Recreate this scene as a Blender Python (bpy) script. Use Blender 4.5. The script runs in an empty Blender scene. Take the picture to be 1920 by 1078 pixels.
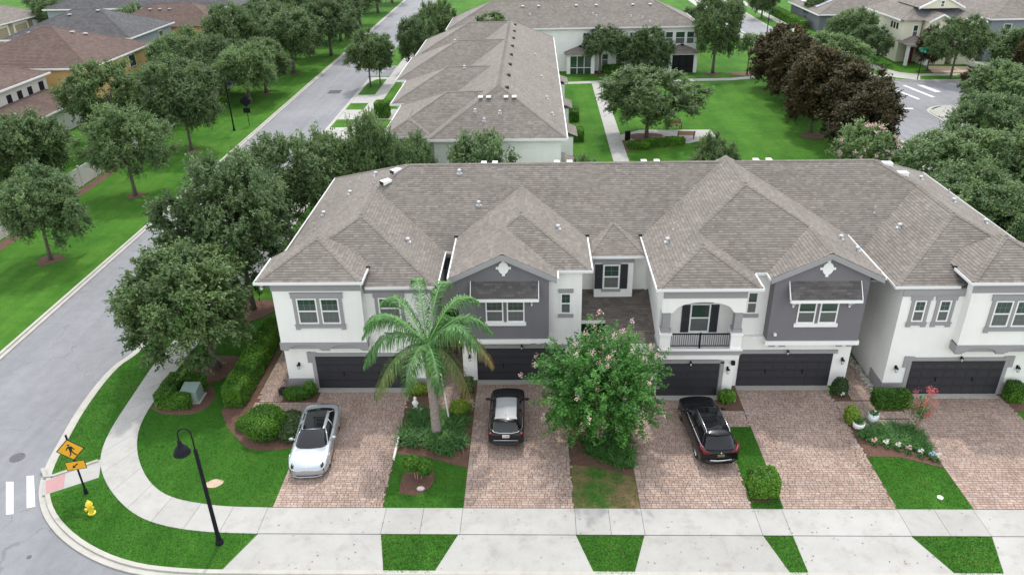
import bpy, math, random
import numpy as np
from mathutils import Vector, Matrix
R_ = math.radians
C = bpy.context.scene.collection
SC = bpy.context.scene

# ------------------------------------------------------------------ camera, world, sun, exposure
CF, CP, CY, CR, CH = 1440.0, 0.478683866, -0.0336711261, 0.0211936632, 24.6904909
_f = Vector((math.sin(CY)*math.cos(CP), math.cos(CY)*math.cos(CP), -math.sin(CP)))
_r = Vector((math.cos(CY), -math.sin(CY), 0)); _d = _f.cross(_r)
_r2 = _r*math.cos(CR)+_d*math.sin(CR); _d2 = -_r*math.sin(CR)+_d*math.cos(CR)
cam = bpy.data.cameras.new('camera'); cam.lens = 27.0; cam.sensor_width = 36.0; cam.sensor_fit = 'HORIZONTAL'
cam.clip_start = 0.5; cam.clip_end = 3000
co = bpy.data.objects.new('camera', cam); C.objects.link(co)
m = Matrix.Identity(4)
for i in range(3):
    m[i][0] = _r2[i]; m[i][1] = -_d2[i]; m[i][2] = -_f[i]
m[2][3] = CH
co.matrix_world = m
SC.camera = co

SUN_EL, SUN_AZ = 60.0, 2.0          # azimuth from +Y towards +X
w = bpy.data.worlds.new('World'); SC.world = w; w.use_nodes = True
nt = w.node_tree; nt.nodes.clear()
sky = nt.nodes.new('ShaderNodeTexSky'); sky.sky_type = 'NISHITA'; sky.sun_disc = False
sky.sun_elevation = R_(SUN_EL); sky.sun_rotation = R_(SUN_AZ); sky.altitude = 10
sky.air_density = 1.6; sky.dust_density = 0.6; sky.ozone_density = 1.0
hs = nt.nodes.new('ShaderNodeHueSaturation'); hs.inputs['Saturation'].default_value = 0.22
bg = nt.nodes.new('ShaderNodeBackground'); bg.inputs[1].default_value = 0.15
out = nt.nodes.new('ShaderNodeOutputWorld')
nt.links.new(sky.outputs[0], hs.inputs['Color']); nt.links.new(hs.outputs[0], bg.inputs[0]); nt.links.new(bg.outputs[0], out.inputs[0])
sl = bpy.data.lights.new('sun', 'SUN'); sl.energy = 0.9; sl.angle = R_(2.0); sl.color = (1.0, 0.95, 0.88)
so = bpy.data.objects.new('sun', sl); C.objects.link(so)
dv = Vector((-math.sin(R_(SUN_AZ))*math.cos(R_(SUN_EL)), -math.cos(R_(SUN_AZ))*math.cos(R_(SUN_EL)), -math.sin(R_(SUN_EL))))
so.rotation_euler = dv.to_track_quat('-Z', 'Y').to_euler(); so.location = (0, 60, 80)
SC.view_settings.view_transform = 'Standard'; SC.view_settings.look = 'None'
SC.view_settings.exposure = 1.35; SC.view_settings.gamma = 1.0; SC.view_settings.use_curve_mapping = False

# ------------------------------------------------------------------ helpers
def tag(o, label=None, cat=None, group=None, kind=None):
    if label: o['label'] = label
    if cat: o['category'] = cat
    if group: o['group'] = group
    if kind: o['kind'] = kind
    return o

def thing(name, label, cat, loc=(0, 0, 0), rz=0.0, group=None):
    o = bpy.data.objects.new(name, None); C.objects.link(o)
    o.empty_display_size = 0.3
    o.location = loc; o.rotation_euler = (0, 0, rz)
    return tag(o, label, cat, group)

def link(name, me, mat=None, parent=None, loc=None, rot=None, scale=None):
    if mat is not None and not me.materials: me.materials.append(mat)
    o = bpy.data.objects.new(name, me); C.objects.link(o)
    if parent is not None: o.parent = parent
    if loc is not None: o.location = loc
    if rot is not None: o.rotation_euler = rot
    if scale is not None: o.scale = scale
    return o

def copy_tree(o, parent=None):
    c = o.copy(); C.objects.link(c); c.parent = parent
    for ch in list(o.children): copy_tree(ch, c)
    return c

def setcol(me, cols):
    a = me.color_attributes.new('col', 'FLOAT_COLOR', 'CORNER')
    a.data.foreach_set('color', np.asarray(cols, dtype=np.float32).ravel())

class MB:
    """collects shapes into one mesh; off = origin subtracted from every vertex; xf = optional map (u,v,w)->(x,y,z)"""
    def __init__(s, xf=None): s.v = []; s.f = []; s.c = []; s.col = (1, 1, 1); s.xf = xf
    def add(s, vs, fs):
        b = len(s.v)
        if s.xf: vs = [s.xf(*p) for p in vs]
        s.v += [tuple(p) for p in vs]
        for f in fs:
            s.f.append(tuple(b+i for i in f)); s.c.append(s.col)
        return s
    def box(s, x0, x1, y0, y1, z0, z1):
        if x0 > x1: x0, x1 = x1, x0
        if y0 > y1: y0, y1 = y1, y0
        if z0 > z1: z0, z1 = z1, z0
        return s.add([(x0,y0,z0),(x1,y0,z0),(x1,y1,z0),(x0,y1,z0),(x0,y0,z1),(x1,y0,z1),(x1,y1,z1),(x0,y1,z1)],
            [(0,3,2,1),(4,5,6,7),(0,1,5,4),(1,2,6,5),(2,3,7,6),(3,0,4,7)])
    def slab(s, poly, z0, z1):
        """extrude a plan polygon (counter-clockwise) from z0 to z1"""
        a = sum(poly[i][0]*poly[(i+1) % len(poly)][1]-poly[(i+1) % len(poly)][0]*poly[i][1] for i in range(len(poly)))
        if a < 0: poly = poly[::-1]
        n = len(poly)
        return s.add([(x,y,z0) for x,y in poly]+[(x,y,z1) for x,y in poly],
            [tuple(range(n, 2*n)), tuple(range(n-1, -1, -1))]+[(i,(i+1) % n,n+(i+1) % n,n+i) for i in range(n)])
    def prism_y(s, prof, y0, y1):
        """extrude an (x,z) profile along y"""
        a = sum(prof[i][0]*prof[(i+1) % len(prof)][1]-prof[(i+1) % len(prof)][0]*prof[i][1] for i in range(len(prof)))
        if a < 0: prof = prof[::-1]
        n = len(prof)
        return s.add([(x,y0,z) for x,z in prof]+[(x,y1,z) for x,z in prof],
            [tuple(range(n)), tuple(range(2*n-1, n-1, -1))]+[(n+i,n+(i+1) % n,(i+1) % n,i) for i in range(n)])
    def cyl(s, p0, p1, r0, r1=None, n=10, caps=True):
        r1 = r0 if r1 is None else r1
        p0 = Vector(p0); p1 = Vector(p1); d = (p1-p0).normalized()
        a = d.orthogonal().normalized(); b = d.cross(a)
        vs = []
        for p, r in ((p0, r0), (p1, r1)):
            for k in range(n):
                t = 2*math.pi*k/n; vs.append(p+a*(r*math.cos(t))+b*(r*math.sin(t)))
        fs = [(k,(k+1) % n,n+(k+1) % n,n+k) for k in range(n)]
        if caps: fs += [tuple(range(n-1,-1,-1)), tuple(range(n, 2*n))]
        return s.add(vs, fs)
    def tube(s, pts, rad, n=8, caps=True):
        pts = [Vector(p) for p in pts]; vs = []; prev = None
        for i, p in enumerate(pts):
            d = (pts[min(i+1, len(pts)-1)]-pts[max(i-1, 0)]).normalized()
            a = d.orthogonal().normalized() if prev is None else (prev-d*prev.dot(d)).normalized()
            prev = a; b = d.cross(a); r = rad[i] if isinstance(rad, (list, tuple)) else rad
            for k in range(n):
                t = 2*math.pi*k/n; vs.append(p+a*(r*math.cos(t))+b*(r*math.sin(t)))
        fs = [(j*n+k, j*n+(k+1) % n, (j+1)*n+(k+1) % n, (j+1)*n+k) for j in range(len(pts)-1) for k in range(n)]
        if caps: fs += [tuple(range(n-1,-1,-1)), tuple(range((len(pts)-1)*n, len(pts)*n))]
        return s.add(vs, fs)
    def lathe(s, prof, c=(0,0,0), n=16, axis='z'):
        """prof = [(r,h)...] round an axis through c"""
        vs = []
        for r, h in prof:
            for k in range(n):
                t = 2*math.pi*k/n; x, y = r*math.cos(t), r*math.sin(t)
                vs.append((c[0]+x, c[1]+y, c[2]+h) if axis == 'z' else ((c[0]+h, c[1]+x, c[2]+y) if axis == 'x' else (c[0]+y, c[1]+h, c[2]+x)))
        L = len(prof)
        fs = [(j*n+k, j*n+(k+1) % n, (j+1)*n+(k+1) % n, (j+1)*n+k) for j in range(L-1) for k in range(n)]
        fs += [tuple(range(n-1,-1,-1)), tuple(range((L-1)*n, L*n))]
        return s.add(vs, fs)
    def ell(s, c, r, n=10, m=6):
        prof = [(math.sin(math.pi*(j+.0)/m), -math.cos(math.pi*j/m)) for j in range(m+1)]
        prof[0] = (.02, -1); prof[-1] = (.02, 1)
        vs = [(c[0]+r[0]*q*math.cos(2*math.pi*k/n), c[1]+r[1]*q*math.sin(2*math.pi*k/n), c[2]+r[2]*h) for q, h in prof for k in range(n)]
        fs = [(j*n+k, j*n+(k+1) % n, (j+1)*n+(k+1) % n, (j+1)*n+k) for j in range(m) for k in range(n)]
        fs += [tuple(range(n-1,-1,-1)), tuple(range(m*n, (m+1)*n))]
        return s.add(vs, fs)
    def mesh(s, name, smooth=False, color=False):
        me = bpy.data.meshes.new(name); me.from_pydata(s.v, [], s.f); me.update()
        if smooth: me.polygons.foreach_set('use_smooth', [True]*len(me.polygons))
        if color:
            cc = [];
            for f, c in zip(s.f, s.c): cc += [(*c, 1.0)]*len(f)
            setcol(me, cc)
        return me
    def build(s, name, mat, parent=None, smooth=False, color=False, bevel=0, **k):
        o = link(name, s.mesh(name, smooth, color), mat, parent, **k)
        if bevel:
            b = o.modifiers.new('bevel', 'BEVEL'); b.width = bevel; b.segments = 2; b.limit_method = 'ANGLE'
        return o

# ------------------------------------------------------------------ materials
def nodes(name):
    m = bpy.data.materials.new(name); m.use_nodes = True; t = m.node_tree
    return m, t, t.nodes['Principled BSDF']
def N(t, ty, **k):
    n = t.nodes.new(ty)
    for a, v in k.items(): setattr(n, a, v)
    return n
def noise(t, scale, detail=4, rough=.6, vec=None):
    n = N(t, 'ShaderNodeTexNoise'); n.inputs['Scale'].default_value = scale; n.inputs['Detail'].default_value = detail; n.inputs['Roughness'].default_value = rough
    if vec is None:
        g = N(t, 'ShaderNodeNewGeometry'); vec = g.outputs['Position']
    t.links.new(vec, n.inputs['Vector']); return n.outputs['Fac']
def ramp(t, fac, stops):
    r = N(t, 'ShaderNodeValToRGB'); e = r.color_ramp.elements
    while len(e) < len(stops): e.new(.5)
    for q, (p, c) in zip(e, stops): q.position = p; q.color = (*c, 1) if len(c) == 3 else c
    t.links.new(fac, r.inputs[0]); return r.outputs[0]
def mix(t, f, a, b, mode='MIX'):
    n = N(t, 'ShaderNodeMix', data_type='RGBA', blend_type=mode)
    for s, v in ((0, f), (6, a), (7, b)):
        if hasattr(v, 'links'): t.links.new(v, n.inputs[s])
        else: n.inputs[s].default_value = v if s == 0 else (*v, 1)
    return n.outputs[2]
def bump(t, b, fac, strength, dist=.02):
    n = N(t, 'ShaderNodeBump'); n.inputs['Strength'].default_value = strength; n.inputs['Distance'].default_value = dist
    t.links.new(fac, n.inputs['Height']); t.links.new(n.outputs[0], b.inputs['Normal'])

def plain(name, col, rough=.7, metal=0, spec=.5, var=.0, vscale=3, bmp=0, bscale=60, coat=0):
    m, t, b = nodes(name)
    b.inputs['Roughness'].default_value = rough; b.inputs['Metallic'].default_value = metal; b.inputs['Specular IOR Level'].default_value = spec
    if coat: b.inputs['Coat Weight'].default_value = coat; b.inputs['Coat Roughness'].default_value = .03
    if var:
        lo = tuple(c*(1-var) for c in col); hi = tuple(min(1, c*(1+var)) for c in col)
        t.links.new(ramp(t, noise(t, vscale, 6), [(.3, lo), (.7, hi)]), b.inputs['Base Color'])
    else: b.inputs['Base Color'].default_value = (*col, 1)
    if bmp: bump(t, b, noise(t, bscale, 3), bmp, .01)
    return m

M = {}
def m_stucco(name, col, streak):
    m, t, b = nodes(name)
    c = ramp(t, noise(t, .8, 5, .6), [(.3, tuple(x*.955 for x in col)), (.7, tuple(min(1, x*1.02) for x in col))])
    g = N(t, 'ShaderNodeNewGeometry'); mp = N(t, 'ShaderNodeMapping'); mp.inputs['Scale'].default_value = (1.6, 1.6, .16); t.links.new(g.outputs['Position'], mp.inputs[0])
    c = mix(t, 1, c, ramp(t, noise(t, 1, 5, .7, mp.outputs[0]), [(.48, (1, 1, 1)), (.78, streak)]), 'MULTIPLY')
    c = mix(t, .5, c, ramp(t, noise(t, 26, 3, .7), [(.3, (.93, .93, .93)), (.7, (1.06, 1.06, 1.06))]), 'MULTIPLY')
    t.links.new(c, b.inputs['Base Color']); b.inputs['Roughness'].default_value = .88; bump(t, b, noise(t, 45, 3), .3, .012); return m
M['white'] = m_stucco('white_stucco', (.80, .80, .775), (.945, .935, .92))
M['grey'] = m_stucco('grey_stucco', (.166, .159, .174), (.92, .92, .92))
M['trim'] = plain('grey_trim', (.285, .28, .288), .8, var=.03)
M['wtrim'] = plain('white_trim', (.80, .80, .79), .5, var=.02)
M['gutter'] = plain('white_gutter', (.70, .70, .695), .45)
M['vinyl'] = plain('white_vinyl', (.80, .80, .80), .4)
M['muntin'] = plain('muntin_grid', (.16, .185, .17), .5)
M['door'] = plain('charcoal_door', (.026, .026, .032), .55, var=.06)
M['shutter'] = plain('black_shutter', (.028, .029, .036), .6)
M['metal'] = plain('black_metal', (.010, .011, .016), .65, spec=.15, var=.1, vscale=9)
M['iron'] = plain('cast_iron', (.09, .09, .095), .7, var=.25, vscale=14)
M['lite'] = plain('door_lite', (.045, .045, .052), .25)
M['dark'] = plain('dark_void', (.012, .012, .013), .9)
M['vent'] = plain('vent_metal', (.45, .46, .48), .5, metal=.3)
M['ventw'] = plain('vent_white', (.75, .75, .75), .5)
M['steel'] = plain('bright_steel', (.62, .62, .64), .22, metal=1)
M['rubber'] = plain('tyre_rubber', (.018, .018, .018), .9)
M['yellow'] = plain('hydrant_yellow', (.72, .55, .04), .45, var=.12, vscale=12)
M['sign'] = plain('sign_yellow', (.72, .36, .012), .5)
M['signblack'] = plain('sign_black', (.012, .012, .012), .5)
M['signgreen'] = plain('street_sign_green', (.02, .22, .14), .5)
M['line'] = plain('road_paint', (.60, .60, .59), .7, var=.16, vscale=7)
M['tactile'] = plain('tactile_pink', (.37, .205, .205), .8, var=.08, vscale=6)
M['wood'] = plain('bench_wood', (.26, .11, .05), .6, var=.2, vscale=8)
M['pot'] = plain('pot_glaze', (.66, .70, .72), .35)
M['statue'] = plain('garden_statue', (.7, .72, .68), .7, var=.1, vscale=20)
M['boxgreen'] = plain('utility_green', (.22, .29, .26), .5, var=.05)
M['tail'] = plain('tail_red', (.13, .004, .010), .3, spec=.3)
M['lens'] = plain('lamp_lens', (.7, .72, .75), .08)
M['plate'] = plain('licence_plate', (.75, .75, .72), .4)
M['bark'] = plain('oak_bark', (.115, .095, .08), .95, var=.35, vscale=7, bmp=.6, bscale=18)
M['palmbark'] = plain('palm_bark', (.25, .21, .185), .95, var=.25, vscale=6, bmp=.5, bscale=14)
M['pinkbark'] = plain('myrtle_bark', (.30, .22, .17), .9, var=.2, vscale=8)
M['pale'] = plain('pale_pipe', (.72, .70, .66), .6)
M['cream'] = plain('cream_siding', (.66, .64, .50), .8, var=.02)
M['tan'] = plain('tan_siding', (.55, .37, .15), .8, var=.03)
M['plate2'] = plain('dark_plate', (.12, .12, .075), .4)
M['olive'] = plain('olive_siding', (.28, .25, .16), .8, var=.03)
M['blueg'] = plain('blue_grey_siding', (.24, .27, .31), .8, var=.03)
M['slate'] = plain('slate_siding', (.12, .13, .145), .8, var=.03)
M['maroon'] = plain('maroon_shutter', (.10, .012, .02), .6)
M['solar'] = plain('solar_panel', (.55, .58, .63), .1)
M['vfence'] = plain('pale_fence', (.52, .50, .46), .7, var=.06, vscale=1)
M['bare'] = plain('bare_soil_patch', (.44, .33, .24), .95, var=.15, vscale=8)
M['rock'] = plain('pale_rock', (.46, .42, .37), .9, var=.2, vscale=6)
M['soil'] = plain('soil', (.10, .075, .055), 1, var=.3, vscale=4)

def glass(name, col, rough=.04, spec=.5):
    m, t, b = nodes(name); b.inputs['Base Color'].default_value = (*col, 1); b.inputs['Roughness'].default_value = rough
    b.inputs['Specular IOR Level'].default_value = spec; b.inputs['IOR'].default_value = 1.52
    return m
M['pane'] = glass('window_pane', (.035, .062, .05), .05)  # green tint paints reflected greenery into the glass colour
M['pane2'] = glass('window_screen', (.105, .115, .112), .3)
M['glass'] = glass('car_glass', (.008, .009, .011), .02, .45)

def m_asphalt():
    m, t, b = nodes('asphalt')
    c = ramp(t, noise(t, .09, 3, .5), [(.3, (.185, .188, .198)), (.7, (.235, .238, .25))])
    c = mix(t, .55, c, ramp(t, noise(t, 1.1, 6, .75), [(.25, (.72, .72, .73)), (.75, (1.2, 1.2, 1.2))]), 'MULTIPLY')
    c = mix(t, .8, c, ramp(t, noise(t, 26, 3, .8), [(.3, (.78, .78, .78)), (.7, (1.2, 1.2, 1.2))]), 'MULTIPLY')
    g0 = N(t, 'ShaderNodeNewGeometry'); mp = N(t, 'ShaderNodeMapping'); mp.inputs['Scale'].default_value = (1.1, .035, 1); t.links.new(g0.outputs['Position'], mp.inputs[0])
    c = mix(t, .8, c, ramp(t, noise(t, 1.0, 5, .65, mp.outputs[0]), [(.3, (.86, .86, .87)), (.5, (1, 1, 1)), (.7, (1.10, 1.10, 1.10))]), 'MULTIPLY')
    c = mix(t, .8, c, ramp(t, noise(t, .33, 4, .6), [(.60, (1, 1, 1)), (.66, (.88, .88, .88))]), 'MULTIPLY')
    w = N(t, 'ShaderNodeTexVoronoi', feature='DISTANCE_TO_EDGE'); w.inputs['Scale'].default_value = .13
    g = N(t, 'ShaderNodeNewGeometry'); nz = N(t, 'ShaderNodeTexNoise'); nz.inputs['Scale'].default_value = 1.0; nz.inputs['Detail'].default_value = 6
    t.links.new(g.outputs['Position'], nz.inputs['Vector'])
    v = N(t, 'ShaderNodeVectorMath', operation='MULTIPLY_ADD'); t.links.new(nz.outputs['Color'], v.inputs[0]); v.inputs[1].default_value = (2.2, 2.2, 0); t.links.new(g.outputs['Position'], v.inputs[2])
    t.links.new(v.outputs[0], w.inputs['Vector'])
    ck = ramp(t, w.outputs['Distance'], [(0, (.62, .62, .62)), (.0035, (1, 1, 1))])
    c = mix(t, .75, c, ck, 'MULTIPLY')
    t.links.new(c, b.inputs['Base Color']); b.inputs['Roughness'].default_value = .9
    bump(t, b, noise(t, 40, 3), .4, .01); return m
M['asphalt'] = m_asphalt()

def m_concrete(name, base, objvar=.06):
    m, t, b = nodes(name)
    c = ramp(t, noise(t, .5, 5, .65), [(.25, tuple(x*.86 for x in base)), (.6, base), (.85, tuple(x*1.08 for x in base))])
    st = ramp(t, noise(t, 1.3, 5, .7), [(.5, (1, 1, 1)), (.72, (.78, .75, .70))])
    c = mix(t, .75, c, st, 'MULTIPLY')
    c = mix(t, .5, c, ramp(t, noise(t, 30, 3), [(.3, (.88, .88, .88)), (.7, (1.1, 1.1, 1.1))]), 'MULTIPLY')
    oi = N(t, 'ShaderNodeObjectInfo')
    c = mix(t, 1, c, ramp(t, oi.outputs['Random'], [(0, (1-objvar,)*3), (1, (1+objvar,)*3)]), 'MULTIPLY')
    t.links.new(c, b.inputs['Base Color']); b.inputs['Roughness'].default_value = .9
    bump(t, b, noise(t, 50, 3), .2, .005); return m
M['concrete'] = m_concrete('concrete', (.375, .365, .343))
M['kerb'] = m_concrete('kerb_concrete', (.40, .385, .345))

def m_lawn(name, a, bcol, dry, dryamt=.5, thr=(.55, .80)):
    m, t, b = nodes(name)
    c = ramp(t, noise(t, .18, 6, .7), [(.35, a), (.65, bcol)])
    c = mix(t, .6, c, ramp(t, noise(t, 1.6, 6, .75), [(.3, (.75, .8, .7)), (.7, (1.22, 1.15, 1.2))]), 'MULTIPLY')
    g0 = N(t, 'ShaderNodeNewGeometry'); mp = N(t, 'ShaderNodeMapping'); mp.inputs['Scale'].default_value = (.75, .05, 1); mp.inputs['Rotation'].default_value = (0, 0, .12); t.links.new(g0.outputs['Position'], mp.inputs[0])
    c = mix(t, .8, c, ramp(t, noise(t, 1, 4, .6, mp.outputs[0]), [(.38, (.84, .88, .85)), (.62, (1.17, 1.10, 1.12))]), 'MULTIPLY')
    c = mix(t, .9, c, ramp(t, noise(t, 16, 4, .8), [(.3, (.6, .65, .6)), (.7, (1.35, 1.3, 1.3))]), 'MULTIPLY')
    c = mix(t, ramp(t, noise(t, .55, 5, .7), [(thr[0], (0, 0, 0)), (thr[1], (dryamt,)*3)]), c, dry)
    t.links.new(c, b.inputs['Base Color']); b.inputs['Roughness'].default_value = .95; b.inputs['Specular IOR Level'].default_value = .1
    bump(t, b, noise(t, 22, 4), .8, .04); return m
M['lawn'] = m_lawn('lawn_grass', (.030, .115, .012), (.046, .150, .018), (.13, .14, .04), .35)
M['lawnfar'] = m_lawn('lawn_far', (.034, .116, .012), (.066, .172, .021), (.125, .185, .032), .65)
M['lawndry'] = m_lawn('lawn_dry', (.035, .115, .016), (.055, .14, .025), (.20, .135, .075), .95, (.40, .58))

def m_mulch():
    m, t, b = nodes('bark_mulch')
    c = ramp(t, noise(t, 18, 6, .8), [(.25, (.035, .018, .012)), (.5, (.12, .062, .043)), (.75, (.24, .15, .11))])
    c = mix(t, .6, c, ramp(t, noise(t, 1.2, 4), [(.3, (.8, .75, .7)), (.7, (1.25, 1.25, 1.25))]), 'MULTIPLY')
    t.links.new(c, b.inputs['Base Color']); b.inputs['Roughness'].default_value = 1
    bump(t, b, noise(t, 24, 5), 1, .05); return m
M['mulch'] = m_mulch()

def m_attr(name, rough=.9, nsc=18, amt=.5, bmp=.3, objvar=0, big=None, spec=.3):
    """colour from the 'col' attribute with grain; big = (scale, lo, hi) slow weathering"""
    m, t, b = nodes(name)
    a = N(t, 'ShaderNodeAttribute', attribute_name='col')
    c = mix(t, amt, a.outputs['Color'], ramp(t, noise(t, nsc, 4, .75), [(.3, (.72, .72, .72)), (.7, (1.28, 1.28, 1.28))]), 'MULTIPLY')
    if big: c = mix(t, 1, c, ramp(t, noise(t, big[0], 4, .6), [(.3, big[1]), (.7, big[2])]), 'MULTIPLY')
    if objvar:
        oi = N(t, 'ShaderNodeObjectInfo'); c = mix(t, 1, c, ramp(t, oi.outputs['Random'], [(0, (1-objvar,)*3), (1, (1+objvar,)*3)]), 'MULTIPLY')
    t.links.new(c, b.inputs['Base Color']); b.inputs['Roughness'].default_value = rough; b.inputs['Specular IOR Level'].default_value = spec
    if bmp: bump(t, b, noise(t, nsc*2, 3), bmp, .01)
    return m
M['shingle'] = m_attr('roof_shingles', .92, 9, .55, .3, big=(.35, (.80, .775, .745), (.94, .92, .89)))
M['paver'] = m_attr('brick_pavers', .9, 12, .6, .3, objvar=.07, big=(.55, (.86, .83, .80), (1.12, 1.12, 1.12)))
M['pebble'] = m_attr('pebbles', .8, 20, .3, .1)

def m_leaf(name, dark, light, transl=.32, rough=.5, hv=.12):
    m, t, b = nodes(name)
    a = N(t, 'ShaderNodeAttribute', attribute_name='col')
    sep = N(t, 'ShaderNodeSeparateColor'); t.links.new(a.outputs['Color'], sep.inputs[0])
    c = ramp(t, sep.outputs[0], [(0, dark), (1, light)])
    c = mix(t, sep.outputs[1], c, (.20, .13, .05))
    c = mix(t, 1, c, ramp(t, noise(t, .55, 3, .6), [(.35, (.82, .86, .85)), (.65, (1.2, 1.14, 1.05))]), 'MULTIPLY')
    oi = N(t, 'ShaderNodeObjectInfo')
    c = mix(t, 1, c, ramp(t, oi.outputs['Random'], [(0, (1-hv, 1-hv, 1-hv*.6)), (1, (1+hv, 1+hv*.8, 1+hv*.4))]), 'MULTIPLY')
    t.links.new(c, b.inputs['Base Color']); b.inputs['Roughness'].default_value = rough; b.inputs['Specular IOR Level'].default_value = .35
    tr = N(t, 'ShaderNodeBsdfTranslucent'); t.links.new(c, tr.inputs[0])
    ms = N(t, 'ShaderNodeMixShader'); ms.inputs[0].default_value = transl
    o = t.nodes['Material Output']
    t.links.new(b.outputs[0], ms.inputs[1]); t.links.new(tr.outputs[0], ms.inputs[2]); t.links.new(ms.outputs[0], o.inputs[0]); return m
M['oak'] = m_leaf('oak_leaves', (.036, .078, .026), (.155, .240, .088))
M['oaklight'] = m_leaf('pale_oak_leaves', (.052, .110, .038), (.195, .295, .115))
M['magnolia'] = m_leaf('magnolia_leaves', (.015, .017, .007), (.080, .062, .019), .14, .7)
M['hedge'] = m_leaf('hedge_leaves', (.040, .125, .015), (.155, .34, .036))
M['myrtle'] = m_leaf('myrtle_leaves', (.022, .095, .018), (.105, .285, .055))
M['palm'] = m_leaf('palm_leaves', (.030, .115, .030), (.14, .33, .09), .25, .6)
M['lily'] = m_leaf('strap_leaves', (.028, .10, .024), (.11, .27, .065))
M['lime'] = m_leaf('lime_leaves', (.10, .20, .02), (.30, .42, .06))
M['pinkfl'] = m_leaf('pink_blossom', (.66, .40, .42), (.84, .68, .66), .3, .7, .03)
M['redfl'] = m_leaf('coral_blossom', (.40, .07, .085), (.60, .19, .19), .3, .7, .03)
M['whitefl'] = m_leaf('white_blossom', (.7, .7, .68), (.82, .82, .82), .2, .7, .03)
M['bluefl'] = m_leaf('blue_blossom', (.2, .42, .6), (.45, .65, .8), .2, .7, .03)
M['grass'] = m_leaf('grass_blades', (.026, .098, .011), (.066, .172, .024), .25, .9, .0)
# ------------------------------------------------------------------ foliage
def nrm(a): return a/np.maximum(np.linalg.norm(a, axis=1, keepdims=True), 1e-9)
def np_mesh(name, V, nper, cols):
    """V: (n*nper,3) verts, faces of nper verts each, cols per face (n,3)"""
    n = len(V)//nper; me = bpy.data.meshes.new(name)
    me.vertices.add(n*nper); me.vertices.foreach_set('co', V.astype(np.float32).ravel())
    me.loops.add(n*nper); me.loops.foreach_set('vertex_index', np.arange(n*nper, dtype=np.int32))
    me.polygons.add(n); me.polygons.foreach_set('loop_start', np.arange(0, n*nper, nper, dtype=np.int32))
    me.update(calc_edges=True); me.validate()
    cc = np.ones((n, nper, 4), np.float32); cc[:, :, :3] = cols[:, None, :]
    setcol(me, cc.reshape(-1, 4)); return me
def leaf_quads(P, Nn, Ln, Wd, rng, T=None):
    n = len(P)
    T = nrm(np.cross(Nn, rng.normal(size=(n, 3)))) if T is None else T
    B = nrm(np.cross(Nn, T)); L = (Ln*rng.uniform(.7, 1.25, n))[:, None]; W = (Wd*rng.uniform(.7, 1.25, n))[:, None]
    V = np.stack([P-T*L*.5, P+B*W*.5-T*L*.05, P+T*L*.5, P-B*W*.5-T*L*.05], 1)
    return V.reshape(-1, 3)
def shade_cols(s, brown=None):
    c = np.zeros((len(s), 3)); c[:, 0] = np.clip(s, 0, 1)
    if brown is not None: c[:, 1] = brown
    return c

def crown_pts(seed, R, nc=80, ns=18, nl=15, up=.35, sl=(.5, 1.1), low=-.45, jag=.36):
    """leaf positions on sprigs that radiate from clumps spread through an uneven crown"""
    rng = np.random.default_rng(seed); R = np.array(R)
    d = nrm(rng.normal(size=(nc*3, 3))); d = d[d[:, 2] > low][:nc]; nc = len(d)
    lob = nrm(rng.normal(size=(7, 3))); la = rng.uniform(-1, 1, 7)
    f = 1+jag*np.tanh((np.maximum(0, d@lob.T)**3 @ la)*1.2)
    r = rng.uniform(.30, .90, nc)**.75*f
    c = d*R*r[:, None]; cs = rng.uniform(.15, .85, nc)
    k = nc*ns
    cc = np.repeat(c, ns, 0); dd = np.repeat(d, ns, 0); s0 = np.repeat(cs, ns)
    sd = nrm(dd*1.0+rng.normal(size=(k, 3))*.75+np.array([0, 0, up])); ln = rng.uniform(*sl, k)
    t = rng.uniform(.05, 1, (k, nl))
    P = cc[:, None, :]+sd[:, None, :]*(t*ln[:, None])[:, :, None]+rng.normal(size=(k, nl, 3))*.06
    P[:, :, 2] -= .10*(t*ln[:, None])**2
    P = P.reshape(-1, 3); sdr = np.repeat(sd, nl, 0)
    Nn = nrm(rng.normal(size=P.shape)*.75+np.array([0, 0, .75])+sdr*.4)
    s = np.repeat(s0, nl)*.55+rng.uniform(0, .5, len(P))+.12*(sdr[:, 2])
    return P, Nn, s, sdr, rng

def crown_mesh(name, seed, R, leaf=(.26, .12), mat='oak', **k):
    P, Nn, s, sd, rng = crown_pts(seed, R, **k)
    T = nrm(np.cross(Nn, np.cross(sd, Nn)+rng.normal(size=P.shape)*.35))
    me = np_mesh(name, leaf_quads(P, Nn, leaf[0], leaf[1], rng, T), 4, shade_cols(s))
    me.materials.append(M[mat]); return me

CROWNS = {}
for i in range(5): CROWNS['oak%d' % i] = crown_mesh('oak_crown', 10+i, (4.2, 4.2, 3.1), nc=170, ns=26, nl=18, low=-.8, leaf=(.215, .105), up=.28, sl=(.5, 1.25))
for i in range(2): CROWNS['pale%d' % i] = crown_mesh('pale_crown', 30+i, (4.2, 4.2, 3.1), mat='oaklight', nc=165, ns=26, nl=18, low=-.78, leaf=(.215, .095), up=.28, sl=(.5, 1.3))
for i in range(3): CROWNS['mag%d' % i] = crown_mesh('magnolia_crown', 40+i, (3.1, 3.1, 4.3), leaf=(.27, .135), mat='magnolia', nc=190, ns=19, nl=15, low=-.75, jag=.2)
for i in range(2): CROWNS['small%d' % i] = crown_mesh('small_crown', 50+i, (2.4, 2.4, 2.1), low=-.7, nc=75, ns=16, nl=13, leaf=(.24, .12), sl=(.4, .9))
for i in range(2): CROWNS['young%d' % i] = crown_mesh('young_crown', 60+i, (2.0, 2.0, 1.9), mat='oaklight', nc=45, ns=16, nl=12, leaf=(.22, .11), up=.6)
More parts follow.
